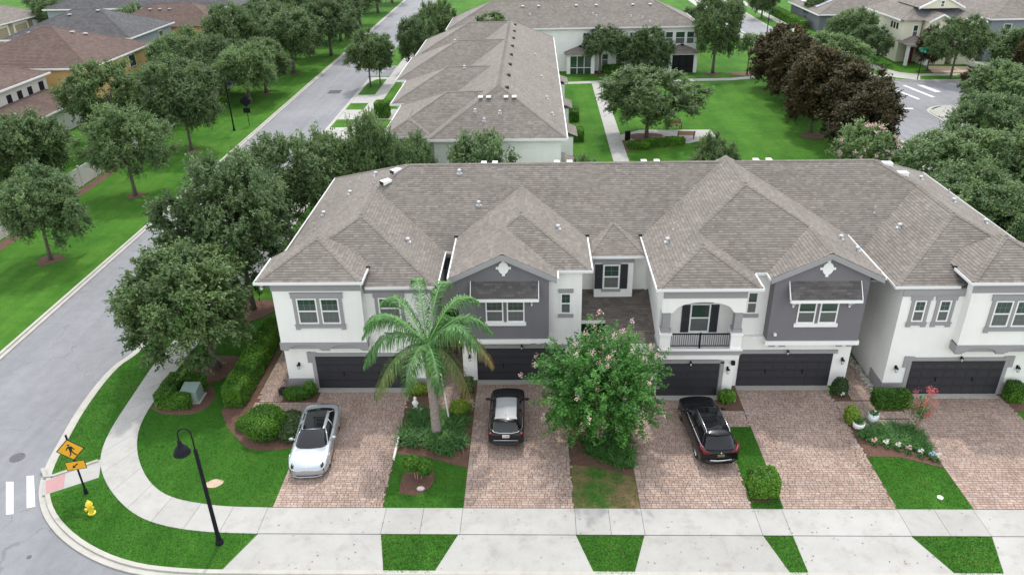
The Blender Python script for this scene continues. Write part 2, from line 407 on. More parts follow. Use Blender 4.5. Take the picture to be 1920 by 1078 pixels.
CDIM = {'oak': (4.25, 3.15), 'pal': (4.25, 3.15), 'mag': (3.15, 4.2), 'sma': (2.5, 2.15), 'you': (2.05, 1.95)}

def trunk_mesh(seed, h, rad, ctr, spread, limbs=6, lean=(0, 0)):
    rng = random.Random(seed); b = MB()
    fork = Vector((lean[0]*.35, lean[1]*.35, h))
    b.tube([(0, 0, -.1), (lean[0]*.1, lean[1]*.1, h*.3), (lean[0]*.22, lean[1]*.22, h*.65), fork], [rad*1.35, rad*1.02, rad*.9, rad*.8], 9)
    for i in range(limbs):
        a = 2*math.pi*(i+rng.random()*.6)/limbs; q = rng.uniform(.45, .8)
        e = Vector((lean[0]+spread*q*math.cos(a), lean[1]+spread*q*math.sin(a), ctr+rng.uniform(-.2, .8)))
        mid = fork.lerp(e, .5)+Vector((0, 0, -.15*spread*.5+rng.uniform(-.1, .25)))
        b.tube([fork-Vector((0, 0, .15)), mid, e], [rad*.55, rad*.33, rad*.09], 6)
        for j in range(2):
            e2 = e+Vector((rng.uniform(-1, 1), rng.uniform(-1, 1), rng.uniform(.1, .9)))*spread*.25
            b.tube([mid, mid.lerp(e2, .6)+Vector((0, 0, .1)), e2], [rad*.25, rad*.16, rad*.05], 5)
    return b

NT = [0]
def tree(name, label, x, y, top, bot, wd, kind, cat='tree', group=None, lean=(0, 0), rad=None, mat='bark', wy=None, z=0.0):
    NT[0] += 1; s = NT[0]
    o = thing(name, label, cat, (x, y, z), 0, group)
    rx, rz = CDIM[kind[:3]]; h = (top-bot)/2; ctr = (top+bot)/2
    c = link('crown', CROWNS[kind], None, o, (lean[0], lean[1], ctr), (0, 0, s*1.37), None)
    sc = wd/2/rx; c.scale = (sc, (wy or wd)/2/rx*(.9+.22*((s*.618) % 1)), h/rz*(.94+.12*((s*.377) % 1)))
    rad = rad or max(.07, .028*wd)
    trunk_mesh(s, max(.5, bot+.35*h), rad, ctr, wd*.36, 6, lean).build('trunk', M[mat], o, smooth=True)
    return o

def hedge_mesh(name, boxes, dens, leaf=(.11, .055), mat='hedge', seed=1, rnd=.12, core=.06):
    """clipped hedge: boxes (x0,x1,y0,y1,z0,z1) or ('e',cx,cy,cz,rx,ry,rz); leafy shell over a solid core"""
    rng = np.random.default_rng(seed); Ps = []; Ns = []; b = MB()
    for q in boxes:
        if q[0] == 'e':
            _, cx, cy, cz, rx, ry, rz = q
            n = int(dens*4*math.pi*((rx*ry)**1.6/3+(rx*rz)**1.6/3+(ry*rz)**1.6/3)**(1/1.6))
            d = nrm(rng.normal(size=(n, 3))); P = np.array([cx, cy, cz])+d*np.array([rx, ry, rz])*(1+rng.normal(size=(n, 1))*.045)
            keep = P[:, 2] > .03; Ps.append(P[keep]); Ns.append(d[keep]); b.ell((cx, cy, cz), (rx*.9, ry*.9, rz*.9), 14, 8)
        else:
            x0, x1, y0, y1, z0, z1 = q
            ar = [(x1-x0)*(y1-y0), (x1-x0)*(z1-z0), (x1-x0)*(z1-z0), (y1-y0)*(z1-z0), (y1-y0)*(z1-z0)]
            for k, a in enumerate(ar):
                n = int(a*dens); u = rng.uniform(size=n); v = rng.uniform(size=n); off = rng.normal(size=n)*.025
                X = x0+(x1-x0)*u; Y = y0+(y1-y0)*v; Z = np.full(n, z1)+off
                if k == 0: nn = (0, 0, 1)
                elif k in (1, 2): Y = np.full(n, (y0, y1)[k-1])+off; Z = z0+(z1-z0)*v; nn = (0, -1 if k == 1 else 1, 0)
                else: X = np.full(n, (x0, x1)[k-3])+off; Y = y0+(y1-y0)*u; Z = z0+(z1-z0)*v; nn = (-1 if k == 3 else 1, 0, 0)
                P = np.stack([X, Y, Z], 1)
                c = np.array([(x0+x1)/2, (y0+y1)/2, (z0+z1)/2]); e = np.array([(x1-x0)/2, (y1-y0)/2, (z1-z0)/2])
                rel = np.abs(P-c)/e; ed = np.sort(rel, 1)[:, 1]; P = c+(P-c)*(1-.07*np.clip((ed-.82)/.18, 0, 1)[:, None])
                P += np.sin(P[:, [1, 2, 0]]*5.3+seed)*.025
                Ps.append(P); Ns.append(np.tile(np.array(nn, float), (n, 1)))
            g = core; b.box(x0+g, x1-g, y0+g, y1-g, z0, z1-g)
    P = np.concatenate(Ps); Nn = nrm(np.concatenate(Ns)*.8+rng.normal(size=P.shape)*.7)
    s = np.clip(.45+.3*np.sin(P[:, 0]*2.1+P[:, 1]*1.7)*np.sin(P[:, 1]*2.7+P[:, 2]*3)+rng.normal(size=len(P))*.22, 0, 1)
    V = leaf_quads(P, Nn, leaf[0], leaf[1], rng); nl = len(P)
    cv = np.array(b.v); faces = [tuple(range(4*i, 4*i+4)) for i in range(nl)]+[tuple(4*nl+i for i in f) for f in b.f]
    me = bpy.data.meshes.new(name); me.from_pydata(np.concatenate([V, cv]).tolist(), [], faces); me.update()
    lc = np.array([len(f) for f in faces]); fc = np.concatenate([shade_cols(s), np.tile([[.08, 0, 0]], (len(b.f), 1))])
    setcol(me, np.concatenate([np.repeat(fc, lc, 0), np.ones((lc.sum(), 1))], 1)); me.materials.append(M[mat]); return me

def bush(name, label, cat, boxes, dens=420, loc=(0, 0, 0), group=None, **k):
    o = link(name, hedge_mesh(name, boxes, dens, **k), None, None, loc); return tag(o, label, cat, group)

def strap_mesh(name, pts, seed, n=26, L=(.35, .7), wd=.035, mat='lily', up=1.0, tint=0):
    """clumps of arching strap leaves: each leaf three quads"""
    rng = np.random.default_rng(seed); k = len(pts)*n
    B = np.repeat(np.array(pts, float), n, 0)+np.c_[rng.normal(size=(k, 2))*.05, np.zeros(k)]
    a = rng.uniform(0, 2*np.pi, k); D = np.c_[np.cos(a), np.sin(a), np.zeros(k)]; S = np.c_[-np.sin(a), np.cos(a), np.zeros(k)]
    ln = rng.uniform(*L, k)[:, None]; lift = rng.uniform(.5, 1.1, k)[:, None]*up
    Vs = []; prev = None; sh = rng.uniform(.1, 1, k)
    for t in (0, .35, .7, 1.0):
        P = B+D*ln*t*.85+np.array([0, 0, 1])*(ln*lift*(t-.62*t*t)*1.15); wv = wd*(1-.8*t**2)
        cur = (P-S*wv, P+S*wv)
        if prev is not None: Vs.append(np.stack([prev[0], prev[1], cur[1], cur[0]], 1))
        prev = cur
    V = np.concatenate(Vs).reshape(-1, 3); s = np.concatenate([sh*.7, sh*.85, sh])
    me = np_mesh(name, V, 4, shade_cols(s)); me.materials.append(M[mat]); return me

# ------------------------------------------------------------------ shingled roofs
def clip(poly, a, b, c):
    """keep a + b x + c y >= 0"""
    r = []; n = len(poly)
    for i in range(n):
        p, q = poly[i], poly[(i+1) % n]; fp = a+b*p[0]+c*p[1]; fq = a+b*q[0]+c*q[1]
        if fp >= 0: r.append(p)
        if (fp > 0 > fq) or (fp < 0 < fq):
            t = fp/(fp-fq); r.append((p[0]+(q[0]-p[0])*t, p[1]+(q[1]-p[1])*t))
    return r
class Hip:
    """roof volume: rect in plan, height = lowest of its planes z = a + b x + c y"""
    def __init__(s, x0, x1, y0, y1, planes, nocap=()): s.r = (x0, x1, y0, y1); s.p = planes; s.nocap = nocap
    def h(s, x, y):
        x0, x1, y0, y1 = s.r
        if x < x0-1e-6 or x > x1+1e-6 or y < y0-1e-6 or y > y1+1e-6: return -1e9
        return min(a+b*x+c*y for a, b, c in s.p)
    def polys(s):
        x0, x1, y0, y1 = s.r
        for k, (a, b, c) in enumerate(s.p):
            P = [(x0, y0), (x1, y0), (x1, y1), (x0, y1)]
            for j, (a2, b2, c2) in enumerate(s.p):
                if j != k and P: P = clip(P, a2-a, b2-b, c2-c)
            if len(P) >= 3: yield k, P
def front(z, y, s): return (z-s*y, 0, s)
def back(z, y, s): return (z+s*y, 0, -s)
def left(z, x, s): return (z-s*x, s, 0)
def right(z, x, s): return (z+s*x, -s, 0)

def roofs(parent, hips, cols, exposure=.17, tabw=(.2, .5), seed=3, lift=.016, capw=.14, yrange=None, mat='shingle'):
    rng = random.Random(seed)
    for i, H in enumerate(hips):
        others = [(j, o) for j, o in enumerate(hips) if j != i]
        def hidden(x, y, z, tol):
            for j, o in others:
                h = o.h(x, y)
                if h > z+tol or (abs(h-z) < 2e-3 and j < i): return True
            return False
        deck = MB(); sh = MB(); drop = .03+.006*i
        for k, P in H.polys():
            a, b, c = H.p[k]; zz = lambda x, y: a+b*x+c*y
            deck.add([(x, y, zz(x, y)-drop) for x, y in P], [tuple(range(len(P)))])
            sl = math.hypot(b, c); d = (-b/sl, -c/sl); u = (-d[1], d[0]); ep = exposure/math.hypot(1, sl)
            vs = [p[0]*d[0]+p[1]*d[1] for p in P]; us = [p[0]*u[0]+p[1]*u[1] for p in P]
            vmax = max(vs)+.03; r = 0
            while vmax-r*ep > min(vs)-.001:
                v1 = vmax-r*ep; v0 = v1-ep; r += 1
                Q = clip(clip(P, -v0, d[0], d[1]), v1, -d[0], -d[1]) if r > 1 else clip(P, -v0, d[0], d[1])
                if len(Q) < 3: continue
                uu = [p[0]*u[0]+p[1]*u[1] for p in Q]; u0 = min(uu)-rng.random()*tabw[0]; ue = max(uu)
                rowt = rng.uniform(.97, 1.03)
                while u0 < ue:
                    u1 = u0+rng.uniform(*tabw)
                    T = [(u0, v0), (u1, v0), (u1, v1), (u0, v1)]
                    X = [(p*u[0]+q*d[0], p*u[1]+q*d[1]) for p, q in T]
                    Y = X
                    for e in range(len(P)):
                        p, q = P[e], P[(e+1) % len(P)]; nx, ny = -(q[1]-p[1]), q[0]-p[0]
                        Y = clip(Y, -(nx*p[0]+ny*p[1])+.03*math.hypot(nx, ny), nx, ny)
                        if len(Y) < 3: break
                    u0 = u1
                    if len(Y) < 3: continue
                    if all(hidden(x, y, zz(x, y), .02) for x, y in Y+[(sum(p[0] for p in Y)/len(Y), sum(p[1] for p in Y)/len(Y))]): continue
                    cc = rng.choice(cols); g = rowt*rng.uniform(.91, 1.09); sh.col = tuple(min(1, x*g) for x in cc)
                    lf = lambda x, y: lift*max(0, min(1, (x*d[0]+y*d[1]-v0)/ep))+.002
                    top = [(x, y, zz(x, y)+lf(x, y)) for x, y in Y]
                    sh.add(top, [tuple(range(len(top)))])
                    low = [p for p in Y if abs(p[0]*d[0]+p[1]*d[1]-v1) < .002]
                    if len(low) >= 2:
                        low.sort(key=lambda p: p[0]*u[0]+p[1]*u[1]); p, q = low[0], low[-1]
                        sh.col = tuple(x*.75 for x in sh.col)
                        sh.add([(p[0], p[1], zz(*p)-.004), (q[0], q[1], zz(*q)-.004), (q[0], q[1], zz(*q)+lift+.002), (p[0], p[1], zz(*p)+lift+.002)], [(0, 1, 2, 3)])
        cap = MB()
        if capw:
            seen = []
            for k, P in H.polys():
                for e in range(len(P)):
                    p, q = P[e], P[(e+1) % len(P)]
                    if math.hypot(p[0]-q[0], p[1]-q[1]) < .3: continue
                    for j, (a2, b2, c2) in enumerate(H.p):
                        if j <= k: continue
                        a, b, c = H.p[k]; f = lambda x, y: abs((a2-a)+(b2-b)*x+(c2-c)*y)
                        if f(*p) < 1e-4 and f(*q) < 1e-4:
                            A = Vector((p[0], p[1], a+b*p[0]+c*p[1])); B = Vector((q[0], q[1], a+b*q[0]+c*q[1]))
                            L = (B-A).length; D = (B-A)/L; n = max(1, int(L/.28)); pl = Vector((-D.y, D.x, 0)).normalized()
                            if A.z > B.z: A, B, D = B, A, -D
                            for s_ in range(n):
                                m0 = A+D*(L*s_/n); m1 = A+D*(L*(s_+1)/n+.04); mc = (m0+m1)/2
                                if hidden(mc.x, mc.y, mc.z, .03): continue
                                cap.col = [tuple(x*g_ for x in cols[0]) for g_ in (rng.uniform(.98, 1.16),)][0]; pts = []
                                for mm, lf in ((m0, .045), (m1, .028)):
                                    for sg in (-1, 0, 1):
                                        x, y = mm.x+pl.x*capw*sg, mm.y+pl.y*capw*sg
                                        zr = min(pa+pb*x+pc*y for pa, pb, pc in H.p); pts.append((x, y, zr+lf))
                                cap.add(pts, [(0, 1, 4, 3), (1, 2, 5, 4)])
        o = deck.build('roof', M['slate'], parent)
        tag(sh.build('shingles', M[mat], o, color=True), kind='stuff')
        if cap.f: tag(cap.build('ridge_cap', M[mat], o, color=True), kind='stuff')
# ------------------------------------------------------------------ ground, roads, kerbs, pavements
def sheet(name, poly, z0, z1, mat, kind='structure', parent=None):
    o = MB().slab(poly, z0, z1).build(name, M[mat], parent)
    return tag(o, kind=kind) if parent is None else o
RZ = -0.12
sheet('ground', [(-900, -300), (900, -300), (900, 1500), (-900, 1500)], -.6, -.2, 'lawnfar')
sheet('road', [(-60, -60), (200, -60), (200, 400), (-60, 400)], -.19, RZ, 'asphalt')
def arc(cx, cy, r, a0, a1, n=8):
    return [(cx+r*math.cos(R_(a0+(a1-a0)*i/n)), cy+r*math.sin(R_(a0+(a1-a0)*i/n))) for i in range(n+1)]
def smooth(pts, it=2):
    for _ in range(it):
        q = [pts[0]]
        for a, b in zip(pts, pts[1:]): q += [(a[0]*.75+b[0]*.25, a[1]*.75+b[1]*.25), (a[0]*.25+b[0]*.75, a[1]*.25+b[1]*.75)]
        pts = q+[pts[-1]]
    return pts
KC = smooth([(-24.3, 48), (-24.2, 41), (-24.35, 39.0), (-24.95, 37.6), (-24.75, 33.8), (-24.2, 30.8), (-23.75, 28.6), (-23.0, 26.9), (-21.7, 25.3), (-19.6, 23.75), (-17.1, 22.65), (-14.6, 22.3), (-11.5, 22.28)])
KC = [(-24.3, 300)]+KC+[(39.2, 22.3)]
BLOCK = KC+[(39.2, 300)]
sheet('lawn', BLOCK, -.19, 0, 'lawnfar')
sheet('lawn', [(-32.75, -60), (-32.75, 400), (-400, 400), (-400, -60)], -.19, .02, 'lawnfar')
SEB = [(200, -60), (200, 95.5)]+[(52, 95.5)]+arc(51.0, 92.0, 3.5, 90, 180)+[(47.5, -60)]
sheet('lawn', SEB, -.19, 0, 'lawnfar')
NEB = [(200, 108.5), (53, 109.3)]+arc(52.5, 113, 3.6, 270, 180)+[(48.3, 124), (46.2, 146), (45.7, 160), (45.7, 400), (200, 400)]
sheet('lawn', NEB, -.19, 0, 'lawnfar')

def strip(name, line, wl, wr, z0, z1, mat, cuts=0):
    """ribbon along a plan polyline, wl to its left and wr to its right"""
    b = MB(); n = len(line); L = []; Rr = []
    for i, p in enumerate(line):
        a = line[max(i-1, 0)]; c = line[min(i+1, n-1)]; dx, dy = c[0]-a[0], c[1]-a[1]; q = math.hypot(dx, dy); nx, ny = -dy/q, dx/q
        L.append((p[0]+nx*wl, p[1]+ny*wl)); Rr.append((p[0]-nx*wr, p[1]-ny*wr))
    vs = [(x, y, z1) for x, y in L]+[(x, y, z1) for x, y in Rr]+[(x, y, z0) for x, y in L]+[(x, y, z0) for x, y in Rr]
    fs = []
    for i in range(n-1): fs += [(i, n+i, n+i+1, i+1), (2*n+i, i, i+1, 2*n+i+1), (n+i, 3*n+i, 3*n+i+1, n+i+1)]
    b.add(vs, fs); return tag(b.build(name, M[mat]), kind='structure')
def kerb(line, ramps=()):
    strip('kerb', line, .03, .17, -.185, .027, 'kerb'); strip('gutter_pan', line, .30, -.033, -.18, RZ+.07, 'kerb')
# block kerb runs with the lawn on its right-hand side reversed: lines go so that the road lies left
kerb([q for q in [(-24.3, 116)]+KC[1:-1]+[(39.2, 22.3)]][::-1])
kerb([(-32.75, 400), (-32.75, -60)])
kerb(([(200, 95.5), (52, 95.5)]+arc(51.0, 92.0, 3.5, 90, 180)+[(47.5, 30)])[::-1])
kerb([(200, 108.5), (53, 109.3)]+arc(52.5, 113, 3.6, 270, 180)+[(48.3, 124), (46.2, 146), (45.7, 160), (45.7, 400)])
kerb([(39.2, 300), (39.2, 22.3)])
strip('kerb', [(-11.4, 22.24), (30, 22.24)], .0, .02, -.19, .03, 'kerb')

# far pavements and driveways
for poly in ([(-24.1, 79), (-21.6, 79), (-21.6, 116), (-24.1, 116)], [(-21.6, 50), (-20.1, 50), (-20.1, 140), (-21.6, 140)], [(-20.1, 82), (-13, 82), (-13, 88), (-20.1, 88)], [(-20.1, 92), (-13, 92), (-13, 97), (-20.1, 97)]):
    sheet('pavement', poly, -.1, .02, 'concrete')
sheet('lane', [(-24.9, 116.5), (-24.9, 124.5), (-12, 123.5), (-12, 117)], -.1, .012, 'asphalt')
for poly in ([(-24.05, 88.8), (-21.75, 88.8), (-21.75, 92.2), (-24.05, 92.2)], [(-24.05, 97), (-21.75, 97), (-21.75, 100.2), (-24.05, 100.2)], [(-24.05, 104.9), (-21.75, 104.9), (-21.75, 114.4), (-23.2, 114.4), (-24.05, 112)], [(-24.05, 80), (-21.75, 80), (-21.75, 84), (-24.05, 84)]):
    sheet('verge', poly, 0, .05, 'lawnfar')
sheet('park_path', [(7.9, 55), (9.5, 55), (9.75, 110.2), (8.2, 110.2)], -.1, .025, 'concrete')
sheet('park_path', [(3.2, 109.6), (8.2, 110.0), (9.75, 110.2), (28.5, 110.8), (32, 112), (32, 113.3), (28.3, 112.2), (9.7, 111.6), (3.2, 110.9)], -.1, .025, 'concrete')
sheet('park_pad', [(9.5, 82.4), (13.5, 81.4), (16.6, 80.9), (20.0, 83.2), (20.0, 86), (12.0, 86.2), (9.6, 84.3)], -.1, .03, 'concrete')
sheet('pavement', [(37.3, 60), (38.7, 60), (38.7, 250), (37.3, 250)], -.1, .02, 'concrete')
sheet('pavement', [(50.3, 116), (51.8, 113.2), (54, 111.9), (110, 111.0), (110, 112.4), (54.5, 113.3), (53, 114.4), (51.8, 117.5), (50.0, 150), (49.6, 300), (48.3, 300), (48.5, 150)], -.1, .02, 'concrete')
sheet('pavement', [(49.0, 112.5), (53.6, 109.1), (54.8, 111.9), (51.0, 114.3)], -.1, .03, 'concrete')
sheet('pavement', [(47.6, 93.0), (50.6, 95.6), (53.4, 94.3), (52.5, 93.0), (110, 93.0), (110, 91.6), (50, 91.6), (49.2, 60), (47.9, 60)], -.1, .02, 'concrete')
for poly in ([(66, 109), (70.5, 109), (68.5, 121), (64.5, 121)], [(-103, 144), (-96, 146), (-90, 166), (-86, 210), (-116, 215), (-112, 176), (-103, 168)]):
    sheet('drive', poly, -.1, .03, 'concrete')
def mark(poly): sheet('road_marking', poly, RZ+.004, RZ+.009, 'line')
mark([(-25.45, 27.85), (-25.08, 27.85), (-23.78, 25.72), (-24.1, 25.68)]); mark([(-24.68, 28.25), (-24.35, 28.3), (-23.05, 26.2), (-23.38, 26.08)])
for poly in ([(47.6, 106.7), (48.0, 106.9), (49.3, 99.3), (48.9, 99.0)], [(50.2, 106.9), (50.65, 106.9), (51.6, 100.2), (51.1, 100.0)], [(52.2, 106.9), (53.0, 106.9), (53.6, 102.9), (52.8, 102.7)], [(41.2, 97.5), (46.0, 97.5), (46.0, 97.1), (41.2, 97.1)], [(41.2, 94.9), (46.4, 94.9), (46.4, 94.4), (41.2, 94.4)]):
    mark(poly)

# concrete pavement along the front: separate slabs with open joints, kerb apron slabs between grass pieces
pav = tag(MB().slab([(-13.0, 24.42), (40, 24.42), (40, 26.03), (-13.0, 26.03)], -.1, .0).build('sidewalk', M['soil']), kind='structure')
def slab(poly, parent, z1=.03, ins=.008):
    cx = sum(p[0] for p in poly)/len(poly); cy = sum(p[1] for p in poly)/len(poly)
    q = [(x-ins*(1 if x > cx else -1), y-ins*(1 if y > cy else -1)) for x, y in poly]
    b = MB().slab(q, -.08, z1); return b.build('slab', M['concrete'], parent)
xs = [-12.15, -9.4, -6.72, -5.0, -3.38, -.8, 1.70, 3.2, 4.64, 7.15, 9.66, 10.88, 13.4, 15.88, 17.5, 19.2, 21.8, 24.7, 26.3, 28, 31, 34]
xs = [-12.15, -6.75, -5.05, -3.30, 1.72, 3.22, 4.66, 9.66, 10.90, 15.95, 17.55, 19.25, 24.7, 27, 30, 34]
for a, b_ in zip(xs, xs[1:]): slab([(a, 24.45), (b_, 24.45), (b_, 26.03), (a, 26.03)], pav)
# curved corner walk
O_ = smooth([(-22.0, 60), (-22.1, 48), (-22.75, 39), (-22.45, 34.6), (-22.22, 31.5), (-21.7, 29.5), (-20.8, 28.05), (-19.55, 26.7), (-18.1, 25.55), (-16.6, 24.9), (-14.58, 24.52), (-12.15, 24.45)], 2)
I_ = smooth([(-20.4, 60), (-20.5, 48), (-21.0, 39), (-21.05, 34.6), (-20.9, 32.3), (-20.35, 30.6), (-19.45, 29.0), (-18.2, 27.5), (-16.85, 26.6), (-14.7, 26.14), (-13.4, 26.06), (-12.15, 26.03)], 2)
def resample(pts, n):
    d = [0]
    for a, b_ in zip(pts, pts[1:]): d.append(d[-1]+math.hypot(b_[0]-a[0], b_[1]-a[1]))
    r = []
    for i in range(n):
        t = d[-1]*i/(n-1); k = max(j for j in range(len(d)) if d[j] <= t+1e-9); k = min(k, len(pts)-2)
        f = (t-d[k])/max(1e-9, d[k+1]-d[k]); r.append((pts[k][0]+(pts[k+1][0]-pts[k][0])*f, pts[k][1]+(pts[k+1][1]-pts[k][1])*f))
    return r
nS = 25; Oo = resample(O_, nS*4+1); Ii = resample(I_, nS*4+1)
cor = tag(MB().slab(Oo+Ii[::-1], -.1, .0).build('corner_walk', M['soil']), kind='structure')
for k in range(nS):
    seg = range(4*k, 4*k+5); A = [Oo[i] for i in seg]; B = [Ii[i] for i in seg]
    g = .01
    A[0] = tuple(A[0][t]+(A[1][t]-A[0][t])*g*2 for t in (0, 1)); A[-1] = tuple(A[-1][t]+(A[-2][t]-A[-1][t])*g*2 for t in (0, 1))
    B[0] = tuple(B[0][t]+(B[1][t]-B[0][t])*g*2 for t in (0, 1)); B[-1] = tuple(B[-1][t]+(B[-2][t]-B[-1][t])*g*2 for t in (0, 1))
    MB().slab(A+B[::-1], -.08, .03).build('slab', M['concrete'], cor)
# aprons
apr = tag(MB().slab([(-13, 22.31), (40, 22.31), (40, 24.42), (-13, 24.42)], -.1, -.004).build('apron_base', M['soil']), kind='structure')
for q in ([(-13.0, 22.33), (-6.25, 22.33), (-6.72, 24.43), (-12.1, 24.43)], [(-4.2, 22.33), (2.35, 22.33), (1.70, 24.43), (-3.38, 24.43)], [(3.95, 22.33), (10.25, 22.33), (9.67, 24.43), (4.62, 24.43)], [(10.95, 22.33), (16.8, 22.33), (15.9, 24.43), (10.92, 24.43)], [(18.65, 22.33), (26, 22.33), (25, 24.43), (19.25, 24.43)], [(28, 22.33), (34, 22.33), (34, 24.43), (28.5, 24.43)]):
    slab(q, apr, .022, .006)
# ramp with pink tactile pad at the crossing
rmp = sheet('crossing_ramp', [(-23.55, 27.7), (-23.0, 26.75), (-20.95, 28.0), (-21.5, 29.35)], -.1, .034, 'concrete')
sheet('tactile_pad', [(-23.38, 27.72), (-22.9, 26.88), (-22.28, 27.28), (-22.72, 28.25)], -.05, .040, 'tactile')
strip('kerb', [(-24.05, 28.6), (-23.6, 28.05), (-23.2, 28.1), (-21.6, 29.2)], .08, .08, -.1, .09, 'kerb')

# brick driveways and walks: pavers laid one by one, the nearest as objects
PCOL = [(.36, .264, .218), (.345, .25, .208), (.325, .238, .20), (.385, .293, .246), (.30, .219, .184), (.355, .27, .235), (.40, .31, .26), (.33, .26, .23)]
prng = random.Random(5)
PM = {}
for wi, wv in enumerate((.15, .22, .30)):
    for ci, cc in enumerate(PCOL):
        b = MB(); b.col = cc; g = .0075
        b.add([(-wv/2+g, -.075+g, -.03), (wv/2-g, -.075+g, -.03), (wv/2-g, .075-g, -.03), (-wv/2+g, .075-g, -.03), (-wv/2+g*1.6, -.075+g*1.6, 0), (wv/2-g*1.6, -.075+g*1.6, 0), (wv/2-g*1.6, .075-g*1.6, 0), (-wv/2+g*1.6, .075-g*1.6, 0)],
            [(4, 5, 6, 7), (0, 1, 5, 4), (1, 2, 6, 5), (2, 3, 7, 6), (3, 0, 4, 7)])
        me = b.mesh('paver', color=True); me.materials.append(M['paver']); PM[wi, ci] = me
WD = (.15, .22, .30)
def paving(name, x0, x1, y0, y1, ntop=0, holes=(), z=.022, kind='structure'):
    base = tag(MB().slab([(x0, y0), (x1, y0), (x1, y1), (x0, y1)], -.1, z-.013).build(name, M['soil']), kind=kind)
    rest = MB(); n = 0; y = y0+.075
    while y < y1-.03:
        x = x0-prng.random()*.2
        while x < x1-.04:
            wi = prng.choice((0, 1, 1, 2, 2)); wv = WD[wi]
            if x < x0: x = x0
            if x+wv > x1: wi = 0; wv = .15
            cx = x+wv/2; x += wv
            if cx+wv/2 > x1+.06 or any(h[0] < cx < h[1] and h[2] < y < h[3] for h in holes): continue
            ci = prng.randrange(len(PCOL)); dz = z+prng.uniform(-.004, .004)
            if n < ntop:
                link('paver', PM[wi, ci], None, base, (cx, y, dz)); n += 1
            else:
                me = PM[wi, ci]; rest.col = PCOL[ci]
                rest.add([(v.co.x+cx, v.co.y+y, v.co.z+dz) for v in me.vertices], [(4, 5, 6, 7), (0, 1, 5, 4), (1, 2, 6, 5), (2, 3, 7, 6), (3, 0, 4, 7)])
        y += .15
    tag(rest.build('pavers', M['paver'], base, color=True), kind='stuff')
    return base
paving('driveway', -11.95, -6.95, 26.06, 35.3, 300)
paving('driveway', -3.28, 1.70, 26.06, 35.95, 300)
paving('driveway', 4.66, 9.62, 26.06, 34.6, 300)
paving('driveway', 11.0, 16.0, 26.06, 35.5, 300)
paving('driveway', 19.3, 25.0, 26.06, 34.7, 300)
paving('brick_walk', -15.35, -11.95, 33.0, 34.1); paving('brick_walk', -15.35, -13.85, 34.1, 46)
paving('brick_walk', -5.35, -4.1, 33.2, 40); paving('brick_walk', -4.1, -3.28, 33.3, 34.4)
paving('brick_walk', 16.0, 17.9, 32.6, 34.2); paving('brick_walk', 17.9, 19.3, 32.6, 33.25); paving('brick_walk', 16.95, 18.35, 34.2, 41); paving('brick_walk', 16.5, 19.3, 31.9, 32.6)
paving('brick_walk', 9.62, 11.0, 31.9, 33.3)

# planting beds
def bed(poly, z=.02): return sheet('mulch_bed', smooth(poly+[poly[0]], 2)[:-1], -.05, z, 'mulch')
bed([(-16.9, 33.2), (-16.2, 32.0), (-15.4, 31.1), (-14.4, 30.0), (-12.3, 30.1), (-11.97, 30.6), (-11.97, 33.0), (-15.4, 33.0), (-15.4, 41.5), (-17.3, 41.5)])
sheet('mulch_bed', [(-13.85, 34.1), (-11.95, 34.1), (-11.95, 35.4), (-13.85, 35.4)], -.05, .02, 'mulch')
sheet('mulch_bed', [(-6.93, 29.75), (-5.5, 29.55), (-3.3, 28.75), (-3.3, 33.25), (-5.3, 34.0), (-5.6, 35.4), (-6.93, 35.3)], -.05, .02, 'mulch')
bed([(-6.35, 27.0), (-5.4, 26.75), (-4.75, 27.6), (-4.9, 28.8), (-5.9, 28.9), (-6.4, 28.2)])
sheet('mulch_bed', [(-4.1, 34.4), (-3.3, 34.4), (-3.3, 35.95), (-4.1, 35.95)], -.05, .02, 'mulch')
sheet('mulch_bed', [(1.72, 29.0), (3.0, 28.8), (4.64, 28.1), (4.64, 34.6), (1.72, 35.9)], -.05, .02, 'mulch')
sheet('dry_lawn', [(1.72, 26.06), (4.64, 26.06), (4.64, 28.1), (3.0, 28.8), (1.72, 29.0)], -.05, .012, 'lawndry')
sheet('mulch_bed', [(9.64, 33.3), (10.98, 33.3), (10.98, 35.4), (10.7, 35.4), (9.7, 34.6)], -.05, .02, 'mulch')
bed([(9.75, 26.5), (10.9, 26.5), (10.95, 27.7), (9.72, 27.7)])
sheet('mulch_bed', [(15.98, 34.2), (16.9, 34.2), (16.9, 35.5), (16.3, 35.5)], -.05, .02, 'mulch')
sheet('mulch_bed', [(16.02, 29.6), (17.5, 29.55), (19.28, 28.8), (19.28, 31.9), (16.5, 31.9), (16.3, 32.6), (16.02, 32.6)], -.05, .02, 'mulch')
sheet('mulch_bed', [(17.9, 33.2), (19.3, 33.2), (19.9, 34.75), (18.6, 34.75)], -.05, .02, 'mulch')
sheet('mulch_bed', [(25.0, 33.2), (27, 33.2), (27, 34.7), (24.9, 34.7)], -.05, .02, 'mulch')
bed([(-21.0, 33.6), (-19.9, 32.9), (-18.0, 33.0), (-17.6, 34.6), (-18.6, 36.0), (-20.4, 35.9)], .015)
for cx, cy, rr in ((-18.7, 37.5, 1.45), (-37.28, 52.6, .95), (-37.07, 66.5, .8), (-37.3, 80.5, .8), (-37.3, 106.8, .8), (-36.9, 119.6, .8), (12.4, 83.2, 1.9), (9.74, 115.8, .9), (26.3, 115.4, 1.0), (30.6, 83.2, 1.3), (-18.7, 44.6, 1.5)):
    sheet('mulch_ring', [(cx+rr*(1+.12*math.sin(3*a+cx))*math.cos(a), cy+rr*(1+.12*math.sin(3*a+cx))*math.sin(a)) for a in [2*math.pi*i/22 for i in range(22)]], -.05, .035, 'mulch')
sheet('mulch_ring', [(9.6, 78.2), (16.4, 80.7), (16.2, 81.3), (12.8, 80.8), (9.6, 82.2)], -.05, .03, 'mulch')
